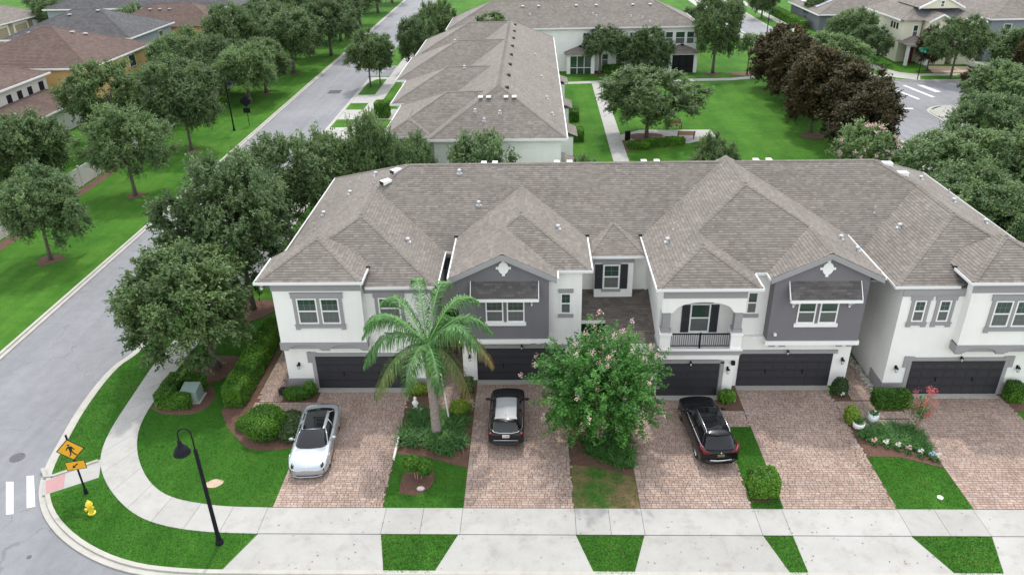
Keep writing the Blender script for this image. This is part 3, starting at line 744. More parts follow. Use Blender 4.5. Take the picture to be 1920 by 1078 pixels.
sheet('mulch_bed', [(57.5, 113.8), (64.5, 113.5), (64.5, 117.5), (58.5, 118.5)], -.05, .03, 'bare')
sheet('mulch_bed', [(28.8, 113.5), (33.5, 113.8), (33.5, 116), (28.8, 116)], -.05, .03, 'mulch')
sheet('bare_patch', [(-15.23+.42*math.cos(a)*(1+.2*math.sin(2*a)), 27.62+.30*math.sin(a)) for a in [2*math.pi*i/18 for i in range(18)]], -.05, .012, 'bare')
# bare mulch under the fence
sheet('mulch_bed', [(-43.3, 45), (-42.2, 45), (-42.4, 82), (-43.3, 82)], -.05, .03, 'mulch')

# short turf on the near lawns
def pip(P, poly):
    x, y = P[:, 0], P[:, 1]; r = np.zeros(len(P), bool); n = len(poly)
    for i in range(n):
        x0, y0 = poly[i]; x1, y1 = poly[(i+1) % n]
        c = ((y0 > y) != (y1 > y)) & (x < (x1-x0)*(y-y0)/((y1-y0) if abs(y1-y0) > 1e-9 else 1e-9)+x0); r ^= c
    return r
def turf(poly, dens=420, holes=(), mat='grass', seed=1, z=.0):
    rng = np.random.default_rng(seed); p = np.array(poly); lo, hi = p.min(0), p.max(0)
    n = int((hi-lo).prod()*dens); P = rng.uniform(lo, hi, (n, 2)); k = pip(P, poly)
    for h in holes: k &= ~pip(P, h)
    P = P[k]; n = len(P); a = rng.uniform(0, 2*np.pi, n); D = np.c_[np.cos(a), np.sin(a)]; wv = rng.uniform(.012, .028, n)[:, None]; h = rng.uniform(.025, .058, n)
    le = rng.normal(size=(n, 2))*.03
    V = np.stack([np.c_[P-D*wv, np.full(n, z)], np.c_[P+D*wv, np.full(n, z)], np.c_[P+le, z+h]], 1).reshape(-1, 3)
    s = .55+.15*np.sin(P[:, 0]*1.3)*np.sin(P[:, 1]*1.1+1)+rng.normal(size=n)*.2
    br = (rng.random(n) < .06)*.7
    me = np_mesh('turf', V, 3, shade_cols(s, br)); o = link('turf', me, M[mat]); return tag(o, kind='stuff')
KN = [p for p in KC if -25.5 < p[0] and 22 < p[1] < 46]
ramp_p = [(-24.2, 27.9), (-23.0, 26.4), (-20.6, 28.0), (-21.4, 29.6)]
ok_ = [p for p in Oo if p[1] < 44]
cut = [(p[0]+.19 if p[1] > 27 else p[0]+.12, p[1]+(.0 if p[1] > 27 else .17)) for p in KN if p[0] < -13.3]
turf(cut+[(-13.0, 22.5), (-12.2, 24.4)]+[p for p in ok_[::-1]], 420, [ramp_p], seed=2)
ik = [p for p in Ii if p[1] < 42]
ringA = [(-18.7+1.4*math.cos(a), 37.5+1.4*math.sin(a)) for a in [2*math.pi*i/12 for i in range(12)]]
yard = [p for p in ik]+[(-11.97, 26.06), (-11.97, 30.1), (-14.2, 29.95), (-15.4, 31.1), (-16.2, 32.0), (-16.9, 33.2), (-17.3, 42)]
turf(yard, 400, [ringA, [(-21.0, 33.6), (-19.9, 32.9), (-18.0, 33.0), (-17.6, 34.6), (-18.6, 36.0), (-20.4, 35.9)], [(-15.6, 27.4), (-15.0, 27.3), (-14.8, 27.7), (-15.3, 27.95)]], seed=3)
for i, q in enumerate(([(-6.22, 22.33), (-4.22, 22.33), (-3.40, 24.42), (-6.70, 24.42)], [(2.37, 22.33), (3.93, 22.33), (4.60, 24.42), (1.72, 24.42)], [(10.27, 22.33), (10.93, 22.33), (10.90, 24.42), (9.70, 24.42)], [(16.82, 22.33), (18.63, 22.33), (19.22, 24.42), (15.93, 24.42)], [(26, 22.33), (28, 22.33), (28.4, 24.42), (25.1, 24.42)])):
    sheet('verge', q, -.05, .012, 'lawn'); turf(q, 600, seed=10+i, z=.012)
for i, q in enumerate(([(-6.93, 26.05), (-3.3, 26.05), (-3.3, 28.75), (-5.5, 29.55), (-6.93, 29.75)], [(16.02, 26.05), (19.28, 26.05), (19.28, 28.8), (17.5, 29.55), (16.02, 29.6)], [(9.64, 26.05), (10.98, 26.05), (10.98, 31.9), (9.64, 31.9)])):
    turf(q, 480, [[(-6.3, 27.05), (-5.4, 26.8), (-4.8, 27.6), (-4.95, 28.7), (-5.9, 28.8), (-6.35, 28.2)], [(9.85, 26.55), (10.85, 26.55), (10.9, 27.6), (9.8, 27.6)]], seed=20+i)
turf([(1.72, 26.06), (4.64, 26.06), (4.64, 28.1), (3.0, 28.8), (1.72, 29.0)], 160, seed=30, z=.012)
# near lawns in the tone of the front yard
sheet('front_lawn', [p for p in Ii if p[1] < 46]+[(-11.97, 26.06), (-11.97, 33), (-15.3, 33), (-15.3, 46)], -.05, .006, 'lawn')
sheet('front_lawn', cut+[(-13.0, 22.5), (-12.2, 24.4)]+ok_[::-1], -.05, .006, 'lawn')
for q in ([(-6.93, 26.05), (-3.3, 26.05), (-3.3, 30), (-6.93, 30)], [(16.02, 26.05), (19.28, 26.05), (19.28, 30), (16.02, 30)], [(9.64, 26.05), (10.98, 26.05), (10.98, 31.9), (9.64, 31.9)]): sheet('front_lawn', q, -.05, .006, 'lawn')
# ------------------------------------------------------------------ building parts
def face(y=None, x=None, flip=1):
    """maps (u along wall to the right, v up, w outwards) to the world for a wall facing -y (y given) or -x (x given)"""
    if x is None: return lambda u, v, w_: (u, y-w_, v)
    return lambda u, v, w_: (x-flip*w_, -u, v)
def pframe(b, u0, u1, v0, v1, t, w0, w1):
    b.box(u0, u1, v0, v0+t, w0, w1); b.box(u0, u1, v1-t, v1, w0, w1); b.box(u0, u0+t, v0+t, v1-t, w0, w1); b.box(u1-t, u1, v0+t, v1-t, w0, w1)
def window(parent, xf, u0, u1, v0, v1, muntin=True, split=.5, fr='vinyl', grid=(3, 2), nlow=True, t=.07):
    b = MB(xf); pframe(b, u0, u1, v0, v1, t, -.02, .05)
    vm = v0+(v1-v0)*split
    if split: b.box(u0+t, u1-t, vm-.035, vm+.035, -.02, .04)
    o = b.build('window', M[fr], parent)
    if split:
        MB(xf).box(u0+t, u1-t, vm+.035, v1-t, -.02, .012).build('pane', M['pane'], o)
        MB(xf).box(u0+t, u1-t, v0+t, vm-.035, -.02, .006).build('pane', M['pane2'], o)
    else: MB(xf).box(u0+t, u1-t, v0+t, v1-t, -.02, .012).build('pane', M['pane'], o)
    if muntin:
        g = MB(xf); q = .008
        for lo, hi in ((vm+.035, v1-t), (v0+t, vm-.035)) if split else ((v0+t, v1-t),):
            for i in range(1, grid[0]): c = u0+t+(u1-u0-2*t)*i/grid[0]; g.box(c-q, c+q, lo, hi, .006, .018 if lo > vm-.1 else .010)
            for i in range(1, grid[1]): c = lo+(hi-lo)*i/grid[1]; g.box(u0+t, u1-t, c-q, c+q, .0065, .0185 if lo > vm-.1 else .0105)
        g.build('muntins', M['muntin'], o)
    return o
def casing(parent, xf, u0, u1, v0, v1, side=.16, head=.28, sill=.22, ear=.07, mat='trim'):
    """stucco surround with a lipped head and a footed sill, outside the opening u0..u1, v0..v1"""
    b = MB(xf)
    b.box(u0-side, u0, v0, v1, -.02, .06); b.box(u1, u1+side, v0, v1, -.02, .06)
    b.box(u0-side-ear, u1+side+ear, v1, v1+head, -.02, .075); b.box(u0-side-ear-.03, u1+side+ear+.03, v1+head, v1+head+.05, -.02, .095)
    b.box(u0-side-.04, u1+side+.04, v0-sill, v0, -.02, .085); b.box(u0-side-.07, u1+side+.07, v0-.05, v0, .085, .11)
    b.box(u0-side-.04, u0-side+.2, v0-sill-.1, v0-sill, -.02, .08); b.box(u1+side-.2, u1+side+.04, v0-sill-.1, v0-sill, -.02, .08)
    return b.build('casing', M[mat], parent)
def shutter(parent, xf, u0, u1, v0, v1, mat='shutter'):
    b = MB(xf); pframe(b, u0, u1, v0, v1, .06, -.01, .05); b.box(u0+.06, u1-.06, (v0+v1)/2-.04, (v0+v1)/2+.04, -.01, .05)
    b.box(u0+.06, u1-.06, v0+.06, v1-.06, -.01, .025)
    k = int((v1-v0)/.09)
    for i in range(k): z = v0+.08+(v1-v0-.16)*i/k; b.add([(u0+.06, z, .028), (u1-.06, z, .028), (u1-.06, z+.06, .042), (u0+.06, z+.06, .042)], [(0, 1, 2, 3)])
    return b.build('shutter', M[mat], parent)
def garage(parent, y, x0, x1, ztop, nwin=8, handles=True):
    root = MB().box(x0, x1, y-.02, y+.05, .02, ztop).build('garage_door', M['door'], parent)
    z = .06; hh = (ztop-.08)/4
    for r in range(4):
        b = MB(); z0 = z+hh*r; b.box(x0+.01, x1-.01, y-.05, y-.02, z0+.012, z0+hh-.012)
        n = 8
        for i in range(n):
            a = x0+.07+(x1-x0-.14)*i/n; c = a+(x1-x0-.14)/n-.07
            if r == 3: continue
            b.box(a, c, y-.066, y-.05, z0+.10, z0+hh-.10)
        b.build('panel', M['door'], root)
    for i in range(nwin):
        a = x0+.09+(x1-x0-.14)*i/nwin; c = a+(x1-x0-.14)/nwin-.11
        b = MB(); b.box(a, c, y-.058, y-.05, z+hh*3+.16, z+hh*3+.30); b.build('lite', M['lite'], root)
    if handles:
        for fx in (.30, .70):
            cx = x0+(x1-x0)*fx; MB().box(cx-.03, cx+.03, y-.09, y-.05, z+hh*1.55, z+hh*2.05).build('handle', M['metal'], root)
    MB().box(x0-.02, x1+.02, y-.45, y-.055, -.02, .035).build('threshold', M['kerb'], parent)
    return root
def wall_light(parent, x, y, z, s=1):
    b = MB(); b.box(x-.05*s, x+.05*s, y-.025, y, z-.02, z+.22*s); b.tube([(x, y-.02, z+.18*s), (x, y-.12*s, z+.26*s), (x, y-.17*s, z+.2*s)], .014*s, 6)
    b.lathe([(.02*s, .22*s), (.05*s, .17*s), (.10*s, .13*s), (.105*s, .12*s)], (x, y-.17*s, z), 10); b.lathe([(.02, -.14*s), (.055*s, -.12*s), (.06*s, -.10*s)], (x, y-.17*s, z), 8)
    for k in range(4): a = k*math.pi/2+.78; b.cyl((x+.085*s*math.cos(a), y-.17*s+.085*s*math.sin(a), z+.12*s), (x+.055*s*math.cos(a), y-.17*s+.055*s*math.sin(a), z-.1*s), .008, n=5)
    o = b.build('wall_light', M['metal'], parent)
    MB().lathe([(.052*s, -.1*s), (.078*s, .115*s)], (x, y-.17*s, z), 10).build('lamp_glass', M['lens'], o); return o
def gutter(parent, a, b_, z, out, mat='gutter', drop=.145, wd=.095):
    """half-box gutter along a plan segment; out = unit vector pointing away from the roof"""
    dx, dy = b_[0]-a[0], b_[1]-a[1]; ox, oy = out[0]*wd, out[1]*wd
    m_ = MB()
    q = [(a[0], a[1]), (b_[0], b_[1]), (b_[0]+ox, b_[1]+oy), (a[0]+ox, a[1]+oy)]
    m_.slab(q, z-drop, z-.02)
    q2 = [(a[0]+out[0]*.085, a[1]+out[1]*.085), (b_[0]+out[0]*.085, b_[1]+out[1]*.085), (b_[0]+out[0]*.11, b_[1]+out[1]*.11), (a[0]+out[0]*.11, a[1]+out[1]*.11)]
    m_.slab(q2, z-drop+.02, z+.015)
    return m_.build('gutter', M[mat], parent)
def turtle(parent, x, y, z, ax, mat='ventw', s=1.0, rz=0):
    """low box roof vent with a dark throat"""
    b = MB(); c, q = math.cos(rz), math.sin(rz)
    b.xf = lambda u, v, w_: (x+c*u-q*v, y+q*u+c*v, z+w_)
    b.add([(-.22*s, -.3*s, -.1), (.22*s, -.3*s, -.1), (.22*s, .3*s, .02), (-.22*s, .3*s, .02), (-.22*s, -.3*s, .13*s), (.22*s, -.3*s, .13*s), (.22*s, .3*s, .15*s), (-.22*s, .3*s, .15*s)], [(4, 5, 6, 7), (1, 2, 6, 5), (2, 3, 7, 6), (3, 0, 4, 7), (0, 1, 5, 4)])
    o = b.build('roof_vent', M[mat], parent)
    d = MB(b.xf); d.box(-.2*s, .2*s, -.325*s, -.305*s, -.08, .12*s); d.build('throat', M['dark'], o); return o
def stack(parent, x, y, z, r=.11, h=.22):
    b = MB(); b.lathe([(r*1.5, -.15), (r*1.5, .02), (r*.55, .05), (r*.55, h*.6), (r*1.05, h*.62), (r*1.05, h*.85), (r*.7, h)], (x, y, z), 10); b.build('vent_pipe', M['vent'], parent)
def downspout(parent, x, y, z1, z0=.1, mat='gutter'):
    MB().box(x-.04, x+.04, y-.09, y-.01, z0, z1).build('downspout', M[mat], parent)
def medallion(parent, y, x, z, rx=.27, rz=.345):
    b = MB(); n = 20
    pts = [(x+rx*math.cos(2*math.pi*k/n), z+rz*math.sin(2*math.pi*k/n)) for k in range(n)]
    b.prism_y(pts, y-.06, y)
    for sx, sz in ((1, 0), (-1, 0), (0, 1), (0, -1)):
        cx, cz = x+sx*(rx+.045), z+sz*(rz+.045); b.box(cx-.075, cx+.075, y-.055, y, cz-.065, cz+.065)
    b.build('medallion', M['wtrim'], parent)
def arch_band(parent, xf, u0, u1, z0, z1, arches, rise, depth, mat='trim'):
    """band z0..z1 whose lower edge is cut by arches [(a,b)]"""
    b = MB(xf); cut = [u0]
    segs = []
    for a, c in arches:
        segs.append((cut[-1], a, None)); n = 12; 
        for i in range(n):
            p, q = a+(c-a)*i/n, a+(c-a)*(i+1)/n
            h = lambda u: z0+rise*math.sqrt(max(0, 1-((u-(a+c)/2)/((c-a)/2))**2))
            segs.append((p, q, (h(p), h(q))))
        cut.append(c)
    segs.append((cut[-1], u1, None))
    for p, q, h in segs:
        if q-p < 1e-4: continue
        l, r = h if h else (z0, z0)
        b.add([(p, l, 0), (q, r, 0), (q, z1, 0), (p, z1, 0), (p, l, depth), (q, r, depth), (q, z1, depth), (p, z1, depth)], [(4, 5, 6, 7), (0, 1, 5, 4), (2, 3, 7, 6), (0, 3, 2, 1)]+([(3, 0, 4, 7)] if p == u0 else [])+([(1, 2, 6, 5)] if q == u1 else []))
    return b.build('arched_band', M[mat], parent)
def awning(parent, y, x0, x1, zt, zb, dep, cols):
    s = (zt-zb)/dep
    H = Hip(x0, x1, y-dep, y, [(zt-s*y, 0, s)])
    roofs(parent, [H], cols, exposure=.15, capw=0, seed=int(x0*7) % 97)
    b = MB(); b.box(x0-.02, x1+.02, y-dep-.07, y-dep+.02, zb-.15, zb+.005)
    for xx in (x0-.04, x1): b.add([(xx, y-dep, zb-.15), (xx+.04, y-dep, zb-.15), (xx+.04, y, zt-.15), (xx, y, zt-.15), (xx, y-dep, zb+.02), (xx+.04, y-dep, zb+.02), (xx+.04, y, zt+.02), (xx, y, zt+.02)], [(0, 3, 2, 1), (4, 5, 6, 7), (0, 1, 5, 4), (1, 2, 6, 5), (2, 3, 7, 6), (3, 0, 4, 7)])
    b.build('awning_fascia', M['wtrim'], parent)
    b = MB()
    for xx in (x0+.35, x1-.35):
        b.box(xx-.04, xx+.04, y-dep+.06, y-.01, zb-.24, zb-.16); b.box(xx-.04, xx+.04, y-.09, y-.01, zb-.7, zb-.24); b.cyl((xx, y-.06, zb-.62), (xx, y-dep+.12, zb-.2), .035, n=6)
    b.build('awning_bracket', M['wtrim'], parent)

SH = [(.200, .182, .166), (.187, .170, .157), (.213, .193, .176), (.175, .160, .149), (.195, .178, .166), (.226, .204, .185), (.180, .162, .149)]
SHD = [(.125, .118, .12), (.11, .104, .106), (.14, .132, .13), (.10, .095, .097)]
SHB = [(.125, .086, .074), (.115, .079, .068), (.135, .094, .082), (.108, .074, .064)]
SHG = [(.088, .088, .096), (.075, .076, .084), (.10, .10, .108)]
# ------------------------------------------------------------------ the townhouse row
T = thing('townhouse_row', 'row of white and grey townhouses with shingle roofs and dark garage doors behind brick driveways', 'townhouses', (6, 36, 0))
T.location = (0, 0, 0)
s = .48
def W(mat, *boxes, name='wall', parent=T, bevel=0):
    for q in boxes: o = MB().box(*q).build(name, M[mat], parent, bevel=bevel)
    return o
W('white', (-13.76, 26.6, 39.8, 51.6, 0, 6.48))                       # main body
W('white', (-13.763, -5.5, 35.45, 39.79, 0, 6.36)); W('white', (-13.62, -9.0, 34.85, 35.447, 3.36, 6.98))   # first unit and its bay
W('white', (-4.05, 2.5, 36.2, 39.79, 0, 3.2)); W('white', (.733, 2.5, 36.203, 39.788, 3.203, 6.85))
b = MB(); b.prism_y([(-4.05, 3.12), (.73, 3.12), (.73, 7.02), (-1.65, 8.2), (-4.05, 7.02)], 35.5, 39.77); b.build('wall', M['grey'], T)
W('white', (3.35, 5.5, 38.7, 39.797, 3.4, 6.62)); W('white', (2.5, 3.35, 39.3, 39.796, 3.4, 6.6), (5.5, 6.5, 39.3, 39.796, 3.4, 6.6))
W('white', (6.5, 10.6, 34.68, 39.785, 0, 3.0)); W('white', (6.503, 10.597, 35.75, 39.783, 3.003, 6.8))
W('white', (10.603, 17.0, 35.6, 39.78, 0, 3.15)); W('white', (10.604, 12.25, 35.85, 39.778, 3.153, 6.9)); W('grey', (16.9, 17.02, 35.7, 39.77, 3.1, 6.9))
b = MB(); b.prism_y([(12.25, 3.15), (17.02, 3.15), (17.02, 7.0), (14.72, 8.22), (12.25, 7.0)], 35.15, 39.76); b.build('wall', M['grey'], T)
W('white', (18.65, 26.6, 34.8, 39.79, 0, 6.36)); W('white', (21.72, 26.4, 34.25, 34.797, 3.42, 6.98))
# plinths
for q in ((-13.80, -12.4, 35.40, 35.45, 0, .66), (-13.80, -13.764, 35.45, 41, 0, .66), (-7.0, -5.46, 35.40, 35.45, 0, .66), (18.61, 19.8, 34.75, 34.8, 0, .74), (18.61, 18.648, 34.8, 36.3, 0, .74), (24.95, 26.6, 34.75, 34.8, 0, .74)):
    W('trim', q, name='plinth')
# friezes under the eaves
for q in ((-13.66, -8.96, 34.80, 34.848, 6.47, 6.98), (-9.0, -5.46, 35.40, 35.448, 6.0, 6.36), (18.62, 21.7, 34.75, 34.798, 6.0, 6.36), (21.68, 26.4, 34.2, 34.248, 6.47, 6.98), (6.46, 10.64, 34.15, 34.198, 6.28, 6.82), (3.31, 5.54, 38.65, 38.698, 6.12, 6.6)):
    W('trim', q, name='frieze')
# roofs
H_main = Hip(-14.18, 27.1, 39.4, 52.1, [front(6.55, 39.4, s), left(6.55, -14.18, s), right(6.55, 27.1, s), back(6.55, 52.1, s)])
HIPS = [H_main,
    Hip(-14.18, -5.1, 35.12, 44.4, [front(6.55, 35.12, s), left(6.55, -14.18, s), right(6.55, -5.1, s)]),
    Hip(18.25, 27.1, 34.87, 44.2, [front(6.55, 34.87, s), left(6.55, 18.25, s), right(6.55, 27.1, s)]),
    Hip(-14.2, -8.82, 34.42, 37.4, [front(7.2, 34.42, s), left(7.2, -14.2, s), right(7.2, -8.82, s)]),
    Hip(21.4, 26.75, 33.95, 37.0, [front(7.2, 33.95, s), left(7.2, 21.4, s), right(7.2, 26.75, s)]),
    Hip(-4.42, 2.94, 36.0, 44.6, [front(7.0, 36.0, s), left(7.0, -4.42, s), right(7.0, 2.94, s)]),
    Hip(-4.423, 1.12, 35.1, 41.0, [left(7.0, -4.423, s), right(7.0, 1.12, s)]),
    Hip(6.1, 11.2, 33.85, 41.2, [front(7.0, 33.85, s), left(7.0, 6.1, s), right(7.0, 11.2, s)]),
    Hip(6.103, 17.6, 35.6, 46.25, [front(7.0, 35.6, s), left(7.0, 6.103, s), right(7.0, 17.6, s)]),
    Hip(11.95, 17.603, 34.9, 41.0, [left(7.0, 11.95, s), right(7.0, 17.603, s)]),
    Hip(2.95, 6.12, 38.3, 42.0, [front(6.72, 38.3, .24), left(6.72, 2.95, s), right(6.72, 6.12, s)])]
roofs(T, HIPS, SH, tabw=(.14, .34), lift=.02)
# low roof over the recessed entries
ENT = [Hip(2.52, 3.9, 37.0, 39.6, [(3.95-.3*38.7, 0, .3)]), Hip(3.9, 6.49, 35.3, 39.6, [(3.95-.3*38.7, 0, .3)])]
roofs(T, ENT, [(.155, .135, .122), (.14, .122, .112), (.168, .147, .132), (.128, .113, .105)], capw=0, seed=9)
W('wtrim', (2.55, 3.9, 36.94, 37.0, 3.22, 3.42), (3.86, 3.9, 35.3, 37.0, 2.8, 3.0), (3.9, 6.48, 35.22, 35.29, 2.72, 2.92), name='fascia'); W('dark', (2.52, 6.48, 37.2, 37.25, .1, 3.1), name='entry_shade_panel')  # dark panel stands in for the shade inside the entry
W('white', (3.9, 6.48, 35.5, 35.7, 0, 2.7)); W('dark', (-5.48, -4.07, 39.76, 39.797, .1, 2.6), name='entry_shade_panel')  # dark sheet on the back wall paints the shade of the walkway
# gutters, fascias and rakes
for a, b_, z, o_ in (((-14.18, 35.1), (-14.18, 52.1), 6.55, (-1, 0)), ((-5.1, 35.12), (-5.1, 39.4), 6.55, (1, 0)), ((-8.8, 35.12), (-5.0, 35.12), 6.55, (0, -1)), ((-14.3, 34.42), (-8.7, 34.42), 7.2, (0, -1)),
    ((-14.2, 34.42), (-14.2, 37.3), 7.2, (-1, 0)), ((-8.82, 34.42), (-8.82, 36.0), 7.2, (1, 0)), ((-5.1, 39.4), (-4.42, 39.4), 6.55, (0, -1)),
    ((-4.42, 35.1), (-4.42, 40.3), 7.0, (-1, 0)), ((2.94, 36.0), (2.94, 40.3), 7.0, (1, 0)), ((1.15, 36.0), (3.04, 36.0), 7.0, (0, -1)), ((1.12, 35.1), (1.12, 35.95), 7.0, (1, 0)),
    ((3.06, 38.3), (6.0, 38.3), 6.72, (0, -1)), ((6.1, 33.75), (6.1, 40.3), 7.0, (-1, 0)), ((6.0, 33.85), (11.3, 33.85), 7.0, (0, -1)), ((11.2, 33.85), (11.2, 35.5), 7.0, (1, 0)), ((11.3, 35.6), (11.9, 35.6), 7.0, (0, -1)),
    ((17.6, 34.9), (17.6, 40.3), 7.0, (1, 0)), ((11.95, 34.9), (11.95, 35.5), 7.0, (-1, 0)), ((18.25, 34.77), (18.25, 39.4), 6.55, (-1, 0)), ((18.15, 34.87), (21.4, 34.87), 6.55, (0, -1)),
    ((21.3, 33.95), (26.9, 33.95), 7.2, (0, -1)), ((21.4, 33.95), (21.4, 35.6), 7.2, (-1, 0)), ((27.1, 34.8), (27.1, 52.1), 6.55, (1, 0))):
    gutter(T, a, b_, z, o_)
def rake(x0, x1, xm, y, zb, zt):
    for a, c in ((x0, xm), (x1, xm)):
        b = MB(); zz = lambda x: zb+(zt-zb)*abs(x-a)/abs(c-a)
        for i, (h0, h1, w0, w1, mt) in enumerate(((-.30, -.02, 0, .05, 0),)):
            b.add([(a, y-w1, zz(a)+h0), (c, y-w1, zt+h0), (c, y-w1, zt+h1), (a, y-w1, zz(a)+h1), (a, y+.12, zz(a)+h0), (c, y+.12, zt+h0), (c, y+.12, zt+h1), (a, y+.12, zz(a)+h1)], [(0, 1, 2, 3), (7, 6, 5, 4), (0, 4, 5, 1), (3, 2, 6, 7), (0, 3, 7, 4)])
        b.build('rake', M['trim'], T)
rake(-4.42, 1.12, -1.65, 35.08, 7.0, 8.33); rake(11.95, 17.6, 14.775, 34.88, 7.0, 8.356)
W('grey', (-4.3, -4.05, 35.2, 39, 6.72, 6.82), (.73, 1.0, 35.2, 36.2, 6.72, 6.82), name='soffit'); W('grey', (12.0, 12.25, 35, 36, 6.72, 6.82), (17.02, 17.5, 35, 39.7, 6.72, 6.82), name='soffit')
# --- first unit
X = face(34.85)
casing(T, X, -12.45, -10.19, 4.50, 6.05); window(T, X, -12.43, -11.37, 4.52, 6.03); window(T, X, -11.19, -10.21, 4.52, 6.03); MB(X).box(-11.36, -11.2, 4.5, 6.05, -.02, .06).build('mullion', M['trim'], T)
arch_band(T, face(34.85), -13.68, -8.94, 2.92, 3.36, [(-13.25, -11.55), (-11.0, -9.35)], .32, .07)
W('trim', (-13.68, -8.94, 34.853, 35.44, 3.30, 3.36), name='band')
W('trim', (-13.62, -13.3, 34.86, 35.44, 2.82, 2.92), (-11.5, -11.05, 34.86, 35.44, 2.82, 2.92), (-9.3, -9.0, 34.86, 35.44, 2.82, 2.92), (-13.6, -9.0, 34.9, 35.44, 2.92, 3.3), name='corbel')
X = face(35.45); casing(T, X, -8.3, -7.1, 4.45, 5.75); window(T, X, -8.28, -7.12, 4.47, 5.73)
garage(T, 35.45, -12.1, -7.15, 2.1)
def lintel(y, x0, x1, zt, ears=True):
    b = MB(); b.box(x0-.2, x0, y-.06, y+.01, 0, zt); b.box(x1, x1+.2, y-.06, y+.01, 0, zt); b.box(x0-.2, x1+.2, y-.065, y+.01, zt, zt+.2)
    if ears: (b.box(x0-.42, x0-.2, y-.075, y+.01, zt-.4, zt+.28), b.box(x1+.2, x1+.42, y-.075, y+.01, zt-.4, zt+.28), b.box(x0-.2, x0+.1, y-.075, y-.066, zt+.02, zt+.28), b.box(x1-.1, x1+.2, y-.075, y-.066, zt+.02, zt+.28))
    b.build('garage_surround', M['trim'], T)
lintel(35.45, -12.1, -7.15, 2.12); wall_light(T, -13.05, 35.45, 1.5)
window(T, face(39.8), -5.3, -4.6, 4.4, 6.0, fr='trim')
# --- second unit
X = face(35.5)
window(T, X, -2.62, -1.68, 4.2, 5.55); window(T, X, -1.50, -.56, 4.2, 5.55); MB(X).box(-2.7, -.48, 4.0, 4.2, -.02, .09).build('sill', M['wtrim'], T)
awning(T, 35.5, -3.33, .17, 6.62, 5.9, .62, SHD); medallion(T, 35.5, -1.62, 7.40)
W('wtrim', (-4.12, .77, 35.43, 35.50, 2.9, 3.13), (-4.12, -4.052, 35.5, 36.2, 2.9, 3.13), (.732, .77, 35.5, 36.2, 2.9, 3.13), name='band'); W('white', (-4.04, .72, 35.52, 36.2, 2.98, 3.118), name='soffit')
for cx in (-3.75, -3.2, -.1, .45): W('trim', (cx-.16, cx+.16, 35.55, 36.19, 2.72, 2.97), name='corbel')
garage(T, 36.2, -3.26, 1.64, 2.12); W('trim', (-3.4, 1.8, 36.13, 36.2, 2.14, 2.36), name='garage_surround'); wall_light(T, -3.65, 36.2, 1.5); wall_light(T, -.75, 36.13, 2.24, .7)
X = face(36.2); window(T, X, 1.36, 1.93, 4.3, 5.55, grid=(2, 2)); W('trim', (1.25, 2.04, 36.13, 36.2, 5.58, 5.8), (1.23, 2.06, 36.13, 36.2, 4.08, 4.27), name='casing')
# --- recessed dormer
X = face(38.7); window(T, X, 3.83, 4.75, 4.5, 6.0, muntin=True, grid=(2, 2)); shutter(T, X, 3.36, 3.80, 4.5, 6.03); shutter(T, X, 4.78, 5.2, 4.5, 6.03); MB(X).box(3.75, 4.83, 4.33, 4.5, -.02, .08).build('sill', M['trim'], T)
b = MB(); b.prism_y([(3.72+1.14*i/12, 6.04+.22*math.sin(math.pi*i/12)) for i in range(13)], 38.63, 38.7); b.build('arched_header', M['trim'], T)
downspout(T, 6.35, 39.3, 6.4, 3.5); downspout(T, 10.72, 35.85, 6.7, 3.2)
# --- third unit: balcony under an arch
arch_band(T, face(34.75), 6.45, 10.65, 5.42, 6.8, [(7.0, 10.1)], .62, .55, 'white')
for x0 in (6.45, 10.1):
    W('trim', (x0+.08, x0+.47, 34.28, 34.67, 4.35, 5.42), (x0+.03, x0+.52, 34.23, 34.72, 4.22, 4.42), name='pier'); W('wtrim', (x0-.05, x0+.6, 34.14, 34.8, 4.10, 4.22), name='pier_cap'); W('white', (x0, x0+.55, 34.2, 34.75, 3.2, 4.10), name='pier_base')
W('white', (6.45, 10.65, 34.2, 35.75, 2.95, 3.2), name='balcony_floor'); W('trim', (6.4, 10.7, 34.14, 34.2, 2.93, 3.2), (6.4, 6.449, 34.2, 35.75, 2.93, 3.2), (10.651, 10.70, 34.2, 35.55, 2.93, 3.2), name='band'); W('wtrim', (6.36, 10.74, 34.1, 34.2, 3.2, 3.3), name='band'); W('white', (6.452, 10.648, 34.22, 34.68, 2.62, 2.95), name='band')
W('white', (6.45, 6.5, 34.75, 35.75, 3.2, 6.8), (10.6, 10.65, 34.75, 35.75, 3.2, 6.8)); W('white', (6.5, 10.6, 34.75, 35.74, 6.55, 6.8), name='ceiling')
rail = MB().box(7.0, 10.1, 34.32, 34.37, 4.05, 4.12).box(7.0, 10.1, 34.325, 34.365, 3.36, 3.40).build('railing', M['metal'], T)
bal = MB().box(-.011, .011, -.011, .011, 3.40, 4.05).mesh('baluster'); bal.materials.append(M['metal'])
for i in range(28):
    if i != 14: link('baluster', bal, None, rail, (7.05+3.0*i/27, 34.345, 0))
MB().box(8.52, 8.59, 34.31, 34.38, 3.2, 4.16).build('post', M['metal'], rail)
X = face(35.75); window(T, X, 8.22, 9.28, 3.4, 5.12, muntin=False); shutter(T, X, 7.78, 8.2, 3.38, 5.05); shutter(T, X, 9.3, 9.72, 3.38, 5.05); W('trim', (8.1, 9.4, 35.70, 35.75, 5.14, 5.32), name='header')
garage(T, 34.68, 4.95+1.6, 9.82, 2.1, 6, False)
b = MB(); b.box(9.84, 10.04, 34.62, 34.69, 0, 2.2); n = 10
